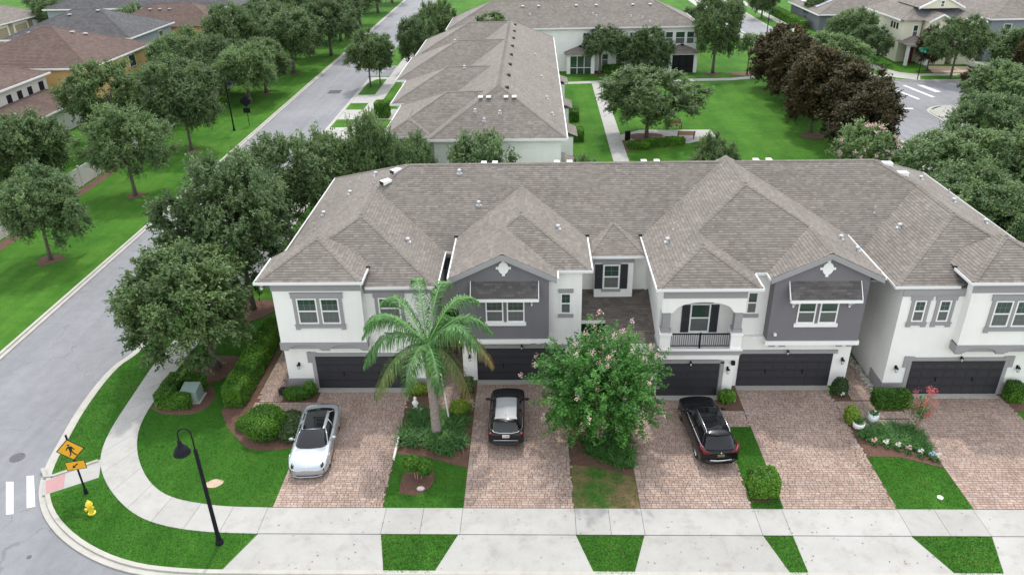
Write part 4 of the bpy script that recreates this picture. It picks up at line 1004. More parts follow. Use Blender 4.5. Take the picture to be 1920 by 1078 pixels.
for i in range(n):
    p, q = 6.55+3.49*i/n, 6.55+3.49*(i+1)/n; h = lambda u: 2.12+.2*(1-((u-8.3)/1.75)**2); b.add([(p, 34.62, 2.1), (q, 34.62, 2.1), (q, 34.62, h(q)+.12), (p, 34.62, h(p)+.12), (p, 34.69, 2.1), (q, 34.69, 2.1), (q, 34.69, h(q)+.12), (p, 34.69, h(p)+.12)], [(0, 1, 2, 3), (3, 2, 6, 7), (0, 4, 5, 1)])
b.build('garage_surround', M['trim'], T); wall_light(T, 10.25, 34.68, 1.65); b = MB(); b.box(10.4, 10.58, 34.5, 34.68, 2.05, 2.25); b.build('floodlight', M['metal'], T); wall_light(T, 8.25, 34.62, 2.12, .7)
# --- fourth unit
X = face(35.85); window(T, X, 11.16, 11.72, 4.45, 5.75, muntin=False); W('trim', (11.05, 11.85, 35.78, 35.85, 4.22, 4.43), name='sill')
X = face(35.15)
window(T, X, 13.62, 14.56, 4.25, 5.6, muntin=False); window(T, X, 14.74, 15.68, 4.25, 5.6, muntin=False); MB(X).box(13.52, 15.78, 4.05, 4.25, -.02, .09).build('sill', M['wtrim'], T)
awning(T, 35.15, 12.98, 16.55, 6.7, 5.92, .6, SHD); medallion(T, 35.15, 14.76, 7.42)
W('wtrim', (12.18, 17.09, 35.08, 35.15, 2.93, 3.17), (12.18, 12.248, 35.15, 35.6, 2.93, 3.17), (17.022, 17.09, 35.15, 35.9, 2.93, 3.17), name='band'); W('white', (12.27, 17.0, 35.17, 35.6, 3.0, 3.148), name='soffit')
for cx in (12.6, 13.15, 16.15, 16.7): W('trim', (cx-.16, cx+.16, 35.2, 35.59, 2.76, 2.99), name='corbel')
garage(T, 35.6, 11.08, 16.1, 2.1); W('trim', (10.75, 16.3, 35.53, 35.6, 2.12, 2.34), name='garage_surround'); wall_light(T, 16.62, 35.6, 1.62); wall_light(T, 13.6, 35.53, 2.22, .7); MB().box(12.55, 12.68, 34.98, 35.15, 3.55, 3.68).build('camera_box', M['wtrim'], T)
downspout(T, 18.72, 39.0, 6.3, .2); MB().box(17.0, 18.66, 38.9, 39.0, 3.2, 3.32).build('beam', M['trim'], T)
# --- fifth unit
X = face(34.8)
for a, c in ((19.3, 19.93), (20.55, 21.18)):
    casing(T, X, a, c, 4.5, 5.78, side=.15, head=.22, sill=.18); window(T, X, a+.02, c-.02, 4.52, 5.76, grid=(2, 2))
X = face(34.25); casing(T, X, 22.98, 24.95, 4.5, 6.03); window(T, X, 23.0, 23.88, 4.52, 6.01); window(T, X, 24.05, 24.93, 4.52, 6.01); MB(X).box(23.89, 24.04, 4.5, 6.03, -.02, .06).build('mullion', M['trim'], T)
arch_band(T, face(34.25), 21.65, 26.45, 2.98, 3.42, [(22.15, 23.75), (24.3, 25.95)], .3, .07)
W('trim', (21.65, 21.719, 34.25, 34.79, 2.98, 3.42), (21.66, 26.4, 34.253, 34.79, 3.36, 3.42), name='band'); W('trim', (21.72, 22.1, 34.26, 34.79, 2.86, 2.98), (23.8, 24.25, 34.26, 34.79, 2.86, 2.98), (21.75, 26.4, 34.3, 34.79, 2.98, 3.36), name='corbel')
garage(T, 34.8, 19.92, 24.78, 2.12); lintel(34.8, 19.92, 24.78, 2.14); wall_light(T, 19.15, 34.8, 1.62); wall_light(T, 25.5, 34.8, 1.62); wall_light(T, 22.4, 34.73, 2.28, .75)
# roof vents and stacks
def zr(x, y): return max(h.h(x, y) for h in HIPS)
for x, y in ((-9.05, 44.3), (-8.55, 45.3)): turtle(T, x, y, zr(x, y)+.05, 0, rz=-math.pi/2+.75)
for x, y in ((22.3, 45.0), (21.7, 46.0)): turtle(T, x, y, zr(x, y)+.05, 0, rz=math.pi/2)
for x in (-3.15, -2.45, 1.4, 2.2, 6.8, 7.6, 13.7, 14.5): turtle(T, x, 46.12, 9.47, 0, s=.75, rz=math.pi)
for x, y in ((-12.9, 43.5), (-11.6, 45.4), (-10.2, 47.0), (-7.0, 38.7), (-3.3, 42.6), (-4.6, 45.0), (1.3, 39.6), (7.2, 38.3), (16.6, 38.6), (17.2, 37.7), (20.3, 40.0), (24.6, 47.2), (25.2, 44.0), (25.8, 41.4)): stack(T, x, y, zr(x, y), .12, .26)
for x, y in ((-12.9, 41.3), (-11.9, 47.0), (-9.9, 45.1), (7.7, 39.4), (19.6, 41.8), (25.9, 46.0)): stack(T, x, y, zr(x, y), .045, .42)
# diverter ends
for x, y, z in ((-8.75, 36.05, 7.2), (-4.5, 40.35, 7.03), (3.0, 40.35, 7.03), (6.02, 40.35, 7.03), (21.35, 35.65, 7.2)): MB().box(x-.1, x+.1, y-.06, y+.06, z-.02, z+.06).build('flashing', M['metal'], T)
# ------------------------------------------------------------------ the other buildings
def rebase(o, loc):
    o.location = loc
    for c in o.children: c.matrix_parent_inverse = Matrix.Translation(-Vector(loc))
rebase(T, (6, 36, 0))
def eaves(parent, H, z, segs):
    for a, b_, o_ in segs: gutter(parent, a, b_, z, o_, drop=.18, wd=.12)
# --- the row behind: one body with four projecting wings on its street side
B = thing('townhouse_block', 'long white townhouse block behind the main row, roof ridge running away beside the park', 'townhouses')
s = .48
W('white', (-8.4, 2.25, 62.4, 110, 0, 6.15), parent=B)
for x0, y0, y1 in ((-12.3, 63.9, 73.2), (-13.4, 74.5, 84.0), (-14.5, 85.0, 97.0), (-14.3, 98.0, 110)): W('white', (x0, -8.403, y0, y1, 0, 6.147), parent=B)
HB = [Hip(-8.85, 2.7, 61.95, 110.4, [front(6.35, 61.95, .55), left(6.35, -8.85, .55), right(6.35, 2.7, .55), back(6.35, 110.4, .55)])]
for x0, y0, y1 in ((-12.75, 63.5, 73.6), (-13.85, 74.1, 84.4), (-15.0, 84.6, 97.4), (-14.75, 97.6, 110.39)):
    HB.append(Hip(x0, -3.2, y0, y1, [front(6.35, y0, s), back(6.35, y1, s), left(6.35, x0, s)]))
HB.append(Hip(-12.8, -8.7, 63.0, 68, [front(6.36, 63.0, s), left(6.36, -12.8, s), right(6.36, -8.7, s)]))
roofs(B, HB, SH, exposure=.21, tabw=(.14, .4), seed=21, lift=.012, capw=.14)
eaves(B, None, 6.35, [((-8.9, 61.95), (2.8, 61.95), (0, -1)), ((2.7, 61.9), (2.7, 110.4), (1, 0)), ((-12.75, 63.5), (-12.75, 73.6), (-1, 0)), ((-12.9, 63.0), (-8.6, 63.0), (0, -1)), ((-8.7, 63.0), (-8.7, 63.6), (1, 0)), ((-13.85, 74.1), (-13.85, 84.4), (-1, 0)), ((-14, 74.1), (-9.8, 74.1), (0, -1)), ((-15, 84.6), (-15, 97.4), (-1, 0)), ((-15.1, 84.6), (-12, 84.6), (0, -1)), ((-14.75, 97.6), (-14.75, 110), (-1, 0))])
for y in (64, 75, 86, 98): MB().box(2.25, 3.9, y, y+3.0, 0, 2.6).build('lanai', M['white'], B); roofs(B, [Hip(2.26, 4.3, y-.3, y+3.3, [right(2.75, 4.3, .4)])], SH, exposure=.3, tabw=(.4, .9), capw=0, seed=int(y))
hb = HB[0]
for i in range(8): y = 68+i*5.0; turtle(B, -2.35, y, hb.h(-2.35, y)+.05, 0, mat='metal', s=.75, rz=0)
for x in (-4.6, -3.9, -2.4, -1.7): turtle(B, x, 66.2 if x > -3 else 66.2, max(h.h(x, 66.2) for h in HB)+.06, 0, s=.85, rz=math.pi)
for x, y in ((-5.0, 64.8), (-2.9, 64.6), (-4.2, 63.8), (-7, 79), (-9, 91), (1.2, 72), (.8, 80), (1.6, 67), (.2, 90)): stack(B, x, y, max(h.h(x, y) for h in HB), .12, .25)
rebase(B, (-4, 62.4, 0))
# --- the row across the park
D = thing('townhouse_block', 'white two-storey townhouse block across the park with screened porches and a wide grey roof', 'townhouses')
W('white', (-12.4, 24.1, 118.4, 130.5, 0, 6.2), parent=D)
HD = [Hip(-12.9, 24.6, 117.9, 131, [front(6.35, 117.9, s), left(6.35, -12.9, s), right(6.35, 24.6, s), back(6.35, 131, s)])]
roofs(D, HD, SH, exposure=.25, tabw=(.2, .5), seed=31, lift=.012, capw=.15)
eaves(D, None, 6.35, [((-12.9, 117.9), (24.7, 117.9), (0, -1)), ((24.6, 117.9), (24.6, 131), (1, 0)), ((-12.9, 117.9), (-12.9, 131), (-1, 0))])
X = face(118.4)
def bare_window(parent, xf, u0, u1, v0, v1): return window(parent, xf, u0, u1, v0, v1, muntin=False, t=.09)
for u0 in (-.3, 1.0, 7.3, 8.9, 10.4, 14.2, 15.6, 19.5, 20.95, 22.6): bare_window(D, X, u0, u0+(1.15 if u0 != 20.95 else 1.45), 3.75, 5.55)
for u0 in (10.2, 12.3, 17.8): bare_window(D, X, u0, u0+1.0, .8, 2.5)
for x0, x1, mt in ((4.9, 9.0, 'pane'), (19.9, 24.05, 'dark')):
    for a in (x0, x1-.5): MB().box(a, a+.5, 116.3, 118.4, 0, 2.6).build('porch_post', M['white'], D)
    MB().box(x0, x1, 116.3, 118.4, 2.55, 2.8).build('porch_beam', M['white'], D)
    sc = MB().box(x0+.5, x1-.5, 116.5, 116.55, 0, 2.55).build('porch_screen', M[mt], D)
    fr = MB()
    for k in range(4): xx = x0+.5+(x1-x0-1)*k/3; fr.box(xx-.04, xx+.04, 116.44, 116.5, 0, 2.55)
    fr.box(x0+.5, x1-.5, 116.44, 116.5, .85, .93); fr.build('screen_frame', M['white' if mt == 'pane' else 'metal'], sc)
    roofs(D, [Hip(x0-.3, x1+.3, 115.9, 118.42, [front(2.85, 115.9, .4), left(2.85, x0-.3, .4), right(2.85, x1+.3, .4)])], SH, exposure=.3, tabw=(.4, .9), seed=int(x0), capw=.15)
    turtle(D, (x0+x1)/2, 117.9, 3.72, 0, s=.8, mat='metal')
for x in (-1.6, .8, 6.5, 9.5, 15, 17.6): turtle(D, x, 122.9, HD[0].h(x, 122.9)+.05, 0, s=.85, mat='ventw', rz=math.pi)
for x, y in ((8.9, 120.9), (9.4, 120.4), (14.5, 120.2), (16.2, 119.9), (17.2, 119), (-.5, 121)): stack(D, x, y, HD[0].h(x, y), .13, .25)
rebase(D, (6, 118.4, 0))

def house(name, label, walls, hips, cols, wins=(), guts=(), loc=None, exposure=.3, seed=1, capc=.2, vents=(), mat=None):
    o = thing(name, label, 'house')
    for m_, q in walls: MB().box(*q).build('wall', M[m_], o)
    roofs(o, hips, cols, exposure=exposure, tabw=(.25, .6), seed=seed, lift=.014, capw=capc)
    for a, b_, z, ou in guts: gutter(o, a, b_, z, ou, drop=.2, wd=.14)
    for xf, u0, u1, v0, v1 in wins: window(o, xf, u0, u1, v0, v1, muntin=False, t=.09)
    for x, y in vents: turtle(o, x, y, max(h.h(x, y) for h in hips)+.06, 0, s=1.0, mat='vent', rz=math.pi)
    return o
def hip4(x0, x1, y0, y1, z, s=.45, e=0): return Hip(x0, x1, y0, y1, [front(z, y0, s), left(z, x0, s), right(z, x1, s), back(z, y1, s)])
# left side, beyond the fence
h1 = hip4(-72.5, -54.2, 94.4, 111.5, 6.2, .43)
o = house('house', 'tan-walled house with a brown hip roof, behind the oaks left of the street', [('tan', (-72, -54.7, 94.9, 111, 0, 6.1))], [h1, hip4(-80, -66, 99, 113, 4.8, .4)], SHB,
    [(face(x=-54.7, flip=-1), -106.6, -105.0, 4.2, 5.6)], [((-72.6, 94.4), (-54.1, 94.4), 6.2, (0, -1)), ((-54.2, 94.3), (-54.2, 111.5), 6.2, (1, 0))], seed=41, vents=((-66, 103.2), (-60.6, 103.6), (-59.6, 104.8)))
MB().box(-54.71, -54.62, 104.9, 106.7, 4.1, 5.7).build('window', M['vinyl'], o); MB().box(-54.63, -54.6, 105.0, 106.6, 4.2, 5.6).build('pane', M['pane'], o)
h2 = hip4(-79, -59.4, 116.0, 131.5, 6.2, .42)
o = house('house', 'blue-grey house with a dark grey hip roof, behind the tan-walled house', [('blueg', (-78.5, -59.9, 116.5, 131, 0, 6.1))], [h2], SHG, [], [((-79, 116), (-59.3, 116), 6.2, (0, -1)), ((-59.4, 115.9), (-59.4, 131.5), 6.2, (1, 0))], seed=42, vents=((-71, 122), (-67, 123)))
MB().box(-59.91, -59.82, 126.2, 127.6, 3.6, 5.6).build('window', M['vinyl'], o); MB().box(-59.83, -59.8, 126.3, 127.5, 3.7, 5.5).build('pane', M['pane'], o)
h3 = hip4(-73, -52.5, 133, 147, 5.2, .42)
house('house', 'far house with a red-brown hip roof, right of the dark grey roof', [('tan', (-72.5, -53, 133.5, 146.5, 0, 5.1))], [h3], SHB, [], [((-52.5, 133), (-52.5, 147), 5.2, (1, 0))], seed=43, vents=((-66, 138), (-64.3, 138), (-62.6, 138)))
h4 = hip4(-74, -58.5, 68.0, 93.0, 6.1, .42)
h5 = Hip(-58.7, -55.2, 69, 95, [right(2.9, -55.2, .42), back(2.9, 95, .42)])
o = house('house', 'off-white house at the left edge with a brown upper roof over a lower brown roof', [('vfence', (-73.5, -58.95, 68.4, 92.6, 0, 6.0)), ('vfence', (-58.9, -55.6, 69.5, 94.6, 0, 2.85))], [h4, h5], SHB, [],
    [((-58.5, 68), (-58.5, 93), 6.1, (1, 0)), ((-55.2, 69), (-55.2, 95), 2.9, (1, 0))], seed=44, vents=((-57, 82), (-56.6, 84.5)))
for y in (84.6, 86.6, 88.6): MB().box(-58.96, -58.88, y, y+.8, 4.2, 5.2).build('window', M['metal'], o)
MB().box(-58.96, -58.88, 90.9, 91.8, 3.4, 5.3).build('window', M['metal'], o)
h6 = hip4(-126, -102.6, 138, 168, 3.3, .42)
o = house('house', 'olive house with arched garage doors, in the far left corner', [('olive', (-125.5, -103.2, 138.5, 167.5, 0, 3.2))], [h6], SH, [], [((-102.6, 138), (-102.6, 168), 3.3, (1, 0))], seed=45)
for y in (150, 156.5): MB().box(-103.21, -103.1, y, y+5, 0, 2.9).build('door_surround', M['cream'], o); MB().box(-103.11, -103.0, y+.6, y+4.4, 0, 2.4).build('garage_door', M['olive'], o)
MB().box(-103.21, -103.1, 163.2, 165, .6, 2.6).build('window', M['lens'], o)
h7 = hip4(-92, -55, 149.5, 168, 6.2, .42)
o = house('house', 'long grey-roofed house with a pale wall, top left behind the red-brown roof', [('blueg', (-91.5, -55.5, 150, 167.5, 0, 6.1))], [h7], SHG, [], [((-92, 149.5), (-54.9, 149.5), 6.2, (0, -1))], seed=46)
MB().box(-85, -80, 149.9, 150, 0, 5.4).build('garage_door', M['lens'], o)
# right side
hr = [hip4(54.9, 66.6, 121.6, 136, 6.2, .5), Hip(55.1, 58.2, 120.6, 126, [front(6.2, 120.6, .5), left(6.2, 55.1, .5), right(6.2, 58.2, .5)]),
      Hip(57.9, 62.0, 119.1, 126, [left(6.2, 57.9, .5), right(6.2, 62.0, .5)]), Hip(62.4, 66.4, 119.1, 126, [left(6.2, 62.4, .5), right(6.2, 66.4, .5)]), Hip(57.6, 64.4, 122.4, 130, [left(7.75, 57.6, .5), right(7.75, 64.4, .5)])]
o = house('house', 'cream two-storey house with twin gables and maroon shutters, across the right-hand street', [('cream', (55.4, 66.1, 122, 135.5, 0, 6.15)), ('cream', (55.403, 57.9, 121.1, 122, 2.8, 6.1))], hr, SH, [], [((54.9, 121.5), (54.9, 136), 6.2, (-1, 0))], seed=47, vents=((61, 133),))
for a, c in ((58.2, 61.7), (62.7, 66.1)):
    m_ = (a+c)/2; b = MB(); b.prism_y([(a, 0), (c, 0), (c, 6.15), (m_, 6.15+(c-a)/2*.5), (a, 6.15)], 119.5, 122); b.build('wall', M['cream'], o)
    for p, q in ((a-.3, m_), (c+.3, m_)):
        b = MB(); b.add([(p, 119.0, 5.95), (q, 119.0, 6.2+abs(m_-p)*.5-.22), (q, 119.0, 6.2+abs(m_-p)*.5+.03), (p, 119.0, 6.2), (p, 119.12, 5.95), (q, 119.12, 6.2+abs(m_-p)*.5-.22), (q, 119.12, 6.2+abs(m_-p)*.5+.03), (p, 119.12, 6.2)], [(0, 1, 2, 3), (4, 7, 6, 5), (0, 4, 5, 1), (3, 2, 6, 7)]); b.build('rake', M['wtrim'], o)
    X = face(119.5); bare_window(o, X, m_-.95, m_-.02, 3.6, 5.2); bare_window(o, X, m_+.02, m_+.95, 3.6, 5.2); shutter(o, X, m_-1.45, m_-1.0, 3.5, 5.2, 'maroon'); shutter(o, X, m_+1.0, m_+1.45, 3.5, 5.2, 'maroon')
b = MB(); b.prism_y([(57.9, 7.6), (64.1, 7.6), (61, 9.2)], 122.55, 124); b.build('gable', M['cream'], o); bare_window(o, face(122.55), 60.7, 61.3, 7.75, 8.7)
for p in (57.6, 64.4):
    b = MB(); b.add([(p, 122.35, 7.5), (61, 122.35, 9.2), (61, 122.35, 9.47), (p, 122.35, 7.77), (p, 122.5, 7.5), (61, 122.5, 9.2), (61, 122.5, 9.47), (p, 122.5, 7.77)], [(0, 1, 2, 3), (4, 7, 6, 5), (3, 2, 6, 7), (0, 4, 5, 1)]); b.build('rake', M['wtrim'], o)
bare_window(o, face(121.1), 56.7, 57.5, 3.7, 5.5)
for y in (123.2, 124.2, 125.2):
    for z in (4.6, 1.9): MB().box(55.32, 55.405, y, y+.5, z, z+.85).build('window', M['metal'], o)
roofs(o, [Hip(55.0, 59.2, 118.6, 122, [front(3.1, 118.6, .45), left(3.1, 55.0, .45), right(3.1, 59.2, .45)])], SH, exposure=.3, tabw=(.4, .9), seed=48)
MB().box(55.5, 55.9, 118.9, 119.3, 0, 3.0).build('porch_post', M['wtrim'], o); MB().box(58.5, 58.9, 118.9, 119.3, 0, 3.0).build('porch_post', M['wtrim'], o); MB().box(55.3, 59, 118.8, 119.0, 2.8, 3.05).build('porch_beam', M['wtrim'], o); MB().box(56.3, 57.4, 120.95, 121.09, 0, 2.3).build('front_door', M['maroon'], o)
hg = [hip4(67.8, 90, 121, 137, 6.2, .45), Hip(72, 90, 116.5, 124, [front(2.9, 116.5, .45), left(2.9, 72, .45)])]
o = house('house', 'blue-grey two-storey house with a grey roof, right of the cream house', [('blueg', (68.3, 89.5, 121.5, 136.5, 0, 6.1)), ('blueg', (72.5, 89.5, 117, 121.5, 0, 2.8))], hg, SH, [(face(121.5), 70.2, 71.4, 3.6, 5.4), (face(121.5), 76, 77.4, 3.6, 5.4)], [((67.7, 121), (90, 121), 6.2, (0, -1)), ((67.8, 121), (67.8, 137), 6.2, (-1, 0))], seed=49, vents=((74, 127), (77, 129)))
for y in (123.4, 126, 130): MB().box(68.22, 68.305, y, y+.7, 3.6, 5.4).build('window', M['lens'], o)
h9 = hip4(52.3, 70, 149.4, 168, 3.1, .42)
o = house('house', 'dark slate house with pale solar panels on its roof, top right behind the round tree', [('slate', (52.8, 69.5, 149.9, 167.5, 0, 3.0))], [h9], SH, [], [((52.2, 149.4), (70, 149.4), 3.1, (0, -1)), ((52.3, 149.4), (52.3, 168), 3.1, (-1, 0))], seed=50)
sp = MB()
for i in range(6):
    for j in range(3): x0 = 53.6+j*1.7; y0 = 154.5+i*1.75; zz = lambda x: 3.1+.42*(x-52.3)+.09; sp.add([(x0, y0, zz(x0)), (x0+1.62, y0, zz(x0+1.62)), (x0+1.62, y0+1.68, zz(x0+1.62)), (x0, y0+1.68, zz(x0))], [(0, 1, 2, 3)])
sp.build('solar_panel', M['solar'], o)
h10 = hip4(60.5, 78, 71, 92, 3.6, .42)
house('house', 'house with a low grey hip roof at the right edge, below the street corner', [('cream', (61, 77.5, 71.5, 91.5, 0, 3.5))], [h10], SH, [], [((60.5, 71), (60.5, 92), 3.6, (-1, 0))], seed=51)
# a few more roofs beyond the frame edge close the far view
for i, (x, y, lab, cl) in enumerate(((-38, 260, 'far house with a grey roof at the end of the left street', SHG), (10, 165, 'far grey-roofed house beyond the townhouses across the park', SH), (100, 190, 'far brown-roofed house beyond the blue-grey house', SHB))):
    if i == 0: continue
    house('house', lab, [('cream', (x-8, x+8, y-6, y+6, 0, 5.9))], [hip4(x-8.5, x+8.5, y-6.5, y+6.5, 6, .42)], cl, seed=60+i)
# --- pale panel fence along the verge
F_ = thing('panel_fence', 'pale panel fence with posts running behind the verge oaks on the left', 'fence', (-43.55, 40, 0))
pn = MB().box(-.03, .03, .08, 2.36, .08, 1.85).mesh('panel'); pn.materials.append(M['vfence']); po = MB().box(-.07, .07, -.07, .07, 0, 2.0).box(-.085, .085, -.085, .085, 2.0, 2.05).mesh('post'); po.materials.append(M['vfence'])
for i in range(34): link('post', po, None, F_, (0, i*2.44, 0)); link('panel', pn, None, F_, (0, i*2.44, 0))
# ------------------------------------------------------------------ cars
def paint(name, col, metal=.3, rough=.28): 
    m, t, b = nodes(name); b.inputs['Base Color'].default_value = (*col, 1); b.inputs['Metallic'].default_value = metal; b.inputs['Roughness'].default_value = rough
    b.inputs['Coat Weight'].default_value = 1 if max(col) > .1 else .35; b.inputs['Specular IOR Level'].default_value = .5 if max(col) > .1 else .25; b.inputs['Coat Roughness'].default_value = .02; return m
def loft(b, secs):
    n = len(secs[0]); vs = [p for s_ in secs for p in s_]
    fs = [(j*n+k, j*n+(k+1) % n, (j+1)*n+(k+1) % n, (j+1)*n+k) for j in range(len(secs)-1) for k in range(n)]
    fs += [tuple(range(n-1, -1, -1)), tuple(range((len(secs)-1)*n, len(secs)*n))]
    b.add(vs, fs)
def subsurf(o, lv=2):
    m_ = o.modifiers.new('subsurf', 'SUBSURF'); m_.levels = lv; m_.render_levels = lv; return o
def ring(yc, hw, hl, z, tz=0, n=32, p=.42, crown=0, curve=0):
    """rounded plan outline at height z; front/back edge bowed by curve; tz tilts ends down"""
    r = []
    for k in range(n):
        t = 2*math.pi*k/n; c, s_ = math.cos(t), math.sin(t)
        x = hw*math.copysign(abs(c)**p, c); y = hl*math.copysign(abs(s_)**p, s_)
        y += curve*math.copysign(1, s_)*(1-(x/hw)**2)*min(1, abs(y)/hl) if hw else 0
        r.append((x, yc+y, z-crown*(x/hw)**2-tz*(y/hl)**2))
    return r
def car(name, label, loc, rz, col, prof, gh, wheel_y, wr=.345, W2=.95, glassroof=True, rails=None, mirrors=None, extras=None, metal=.3, rough=.28, group=None):
    """prof: stations (y, z_sill, z_belt, z_top, half width, top half width); gh: greenhouse (belt z, y0, y1, hw, roof z, ry0, ry1, rhw)"""
    o = thing(name, label, 'car', loc, rz, group); P = paint(name+'_paint', col, metal, rough)
    b = MB(); secs = []
    for y, zs, zb, zt, hw, ht in prof:
        h = [(0, zs), (hw*.8, zs), (hw*.97, zs+.05), (hw, zs+(zb-zs)*.45), (hw*.995, zb-.13), (hw*.965, zb-.02), (ht, zb+.02), (ht*.5, zt), (0, zt+.008)]
        secs.append([(x, y, z) for x, z in h]+[(-x, y, z) for x, z in h[-2:0:-1]])
    loft(b, secs); body = subsurf(b.build('body', P, o, smooth=True))
    zb, y0, y1, hw, zr_, r0, r1, rhw = gh
    A = ring((y0+y1)/2, hw, (y1-y0)/2, zb, p=.30, curve=.10); Bq = ring((r0+r1)/2, rhw, (r1-r0)/2, zr_, p=.30, crown=.05, curve=.06)
    mid = [tuple(a_*.48+c_*.52+(.02*math.copysign(1, a_) if i_ == 0 else (.035 if i_ == 2 else 0)) for i_, (a_, c_) in enumerate(zip(p_, q_))) for p_, q_ in zip(A, Bq)]
    n = 32; g = MB(); vs = A+mid+Bq
    g.add(vs, [(j*n+k, j*n+(k+1) % n, (j+1)*n+(k+1) % n, (j+1)*n+k) for j in range(2) for k in range(n)])
    g.build('windows', M['glass'], o, smooth=True)
    rf = MB(); R1 = [(x, y, z+.005) for x, y, z in Bq]; R2 = ring((r0+r1)/2, rhw*.93, (r1-r0)/2-.08, zr_+.035, p=.34, crown=.045, curve=.06); R3 = ring((r0+r1)/2, rhw*.45, (r1-r0)/2*.55, zr_+.06, p=.45, crown=.01, tz=.01)
    rf.add(R1+R2+R3, [(j*n+k, j*n+(k+1) % n, (j+1)*n+(k+1) % n, (j+1)*n+k) for j in range(2) for k in range(n)]+[tuple(range(2*n, 3*n))])
    roof = rf.build('roof', P, o, smooth=True)
    if glassroof:
        gp = MB()
        for a0, a1 in glassroof:
            q = [(-rhw*.74, a0), (rhw*.74, a0), (rhw*.74, a1), (-rhw*.74, a1)]; m2 = []
            for i in range(5):
                for j in range(5): x = -rhw*.8+rhw*1.6*i/4; y = a0+(a1-a0)*j/4; m2.append((x, y, zr_+.072-.03*(x/rhw)**2-.03*((y-(r0+r1)/2)/((r1-r0)/2))**2))
            gp.add(m2, [(i*5+j, (i+1)*5+j, (i+1)*5+j+1, i*5+j+1) for i in range(4) for j in range(4)])
        gp.build('glass_roof', M['glass'], roof, smooth=True)
    # pillars follow the glass from belt to roof
    pl = MB()
    for k in (3, 13, 19, 29): pl.tube([Vector(A[k])*1.0+Vector((0, 0, -.02)), Vector(mid[k])+Vector((0, 0, .0)), Vector(Bq[k])], .032, 6)
    for k in (0, 16): pl.tube([Vector(A[k])*1.006, Vector(mid[k])*1.003, Vector(Bq[k])*1.0], .03, 6)
    pl.build('pillars', P, o, smooth=True)
    lm = MB(); lm.tube([Vector(p_)+Vector((.012*math.copysign(1, p_[0]), 0, .01)) for p_ in A[28:32]+A[:5]], .014, 5); lm.tube([Vector(p_)+Vector((-.012, 0, .01)) for p_ in A[12:21]], .014, 5); lm.build('window_trim', M['steel'], o)
    for yy in wheel_y:
        for sx in (-1, 1):
            x = sx*(W2-.145); t_ = MB(); t_.lathe([(wr*.6, -.11), (wr*.93, -.11), (wr, -.07), (wr, .07), (wr*.93, .11), (wr*.6, .11)], (x, yy, wr), 24, 'x'); ty = t_.build('wheel', M['rubber'], o, smooth=True)
            r_ = MB(); xo = x+sx*.085; r_.lathe([(wr*.62, -.02), (wr*.66, .02)] if sx > 0 else [(wr*.66, -.02), (wr*.62, .02)], (xo, yy, wr), 20, 'x')
            for k in range(5):
                a = 2*math.pi*k/5; r_.cyl((xo+sx*.02, yy, wr), (xo+sx*.03, yy+wr*.6*math.cos(a), wr+wr*.6*math.sin(a)), .045, .03, 5)
            r_.build('rim', M['steel'], ty)
            ar = MB(); hwv = W2; aa = [(yy+wr*1.13*math.cos(math.pi*k/14), wr+wr*1.13*math.sin(math.pi*k/14)) for k in range(15)]
            ar.tube([(sx*(hwv-.02), y, z) for y, z in aa], .022, 6); ar.build('wheel_arch', M['rubber'] if extras.get('darkarch') else P, o, smooth=True)
    for sx in (-1, 1):
        my, mz = mirrors; mb = MB(); mb.ell((sx*(hw+.21), my, mz), (.135, .075, .085), 10, 6); mb.cyl((sx*(hw-.03), my+.02, mz-.05), (sx*(hw+.12), my, mz-.02), .03, n=6); mb.build('mirror', P, o, smooth=True)
    if rails:
        for sx in (-1, 1):
            m_ = MB(); m_.tube([(sx*rhw*.88, rails[0], zr_-.01), (sx*rhw*.88, rails[0]+.12, zr_+.085), (sx*rhw*.88, (rails[0]+rails[1])/2, zr_+.105), (sx*rhw*.88, rails[1]-.12, zr_+.085), (sx*rhw*.88, rails[1], zr_-.01)], .022, 6); m_.build('roof_rail', M[extras.get('rail', 'steel')], roof, smooth=True)
    fin = MB(); fin.add([(-.02, r0+.25, zr_+.05), (.02, r0+.25, zr_+.05), (0, r0+.42, zr_+.05), (0, r0+.24, zr_+.14)], [(0, 2, 3), (1, 3, 2), (0, 3, 1)]); fin.build('antenna', M['rubber'], roof)
    for nm, mt, shp in extras.get('parts', ()):
        b = MB(); shp(b); b.build(nm, P if mt == 'paint' else M[mt], o, smooth=True)
    return o
def both(f):
    def g(b):
        f(b, 1); f(b, -1)
    return g
# silver four-door coupe, nose towards the street
sp = [(2.48, .32, .50, .56, .34, .26), (2.44, .24, .56, .64, .62, .48), (2.32, .19, .63, .70, .82, .62), (2.1, .16, .71, .76, .93, .72), (1.75, .15, .80, .80, .965, .78), (1.3, .15, .84, .845, .975, .80), (.8, .15, .87, .89, .965, .78), (.2, .15, .88, .92, .96, .76), (-.6, .15, .90, .94, .965, .76), (-1.3, .16, .95, .98, .985, .78), (-1.8, .18, .97, 1.0, .975, .76), (-2.2, .24, .95, .97, .90, .68), (-2.42, .36, .88, .90, .76, .56), (-2.47, .42, .80, .82, .6, .44)]
def tay_lamp(b, sx): b.ell((sx*.70, 2.17, .672), (.075, .22, .07), 12, 6)
def tay_lens(b, sx): b.ell((sx*.67, 2.13, .728), (.022, .11, .018), 10, 5)
def tay_vent(b, sx): b.box(sx*.76-.03, sx*.76+.03, 2.2, 2.34, .33, .56)
def crease(b, sx): b.tube([(sx*.45, .85, .905), (sx*.52, 1.5, .845), (sx*.50, 2.15, .755)], .02, 5)
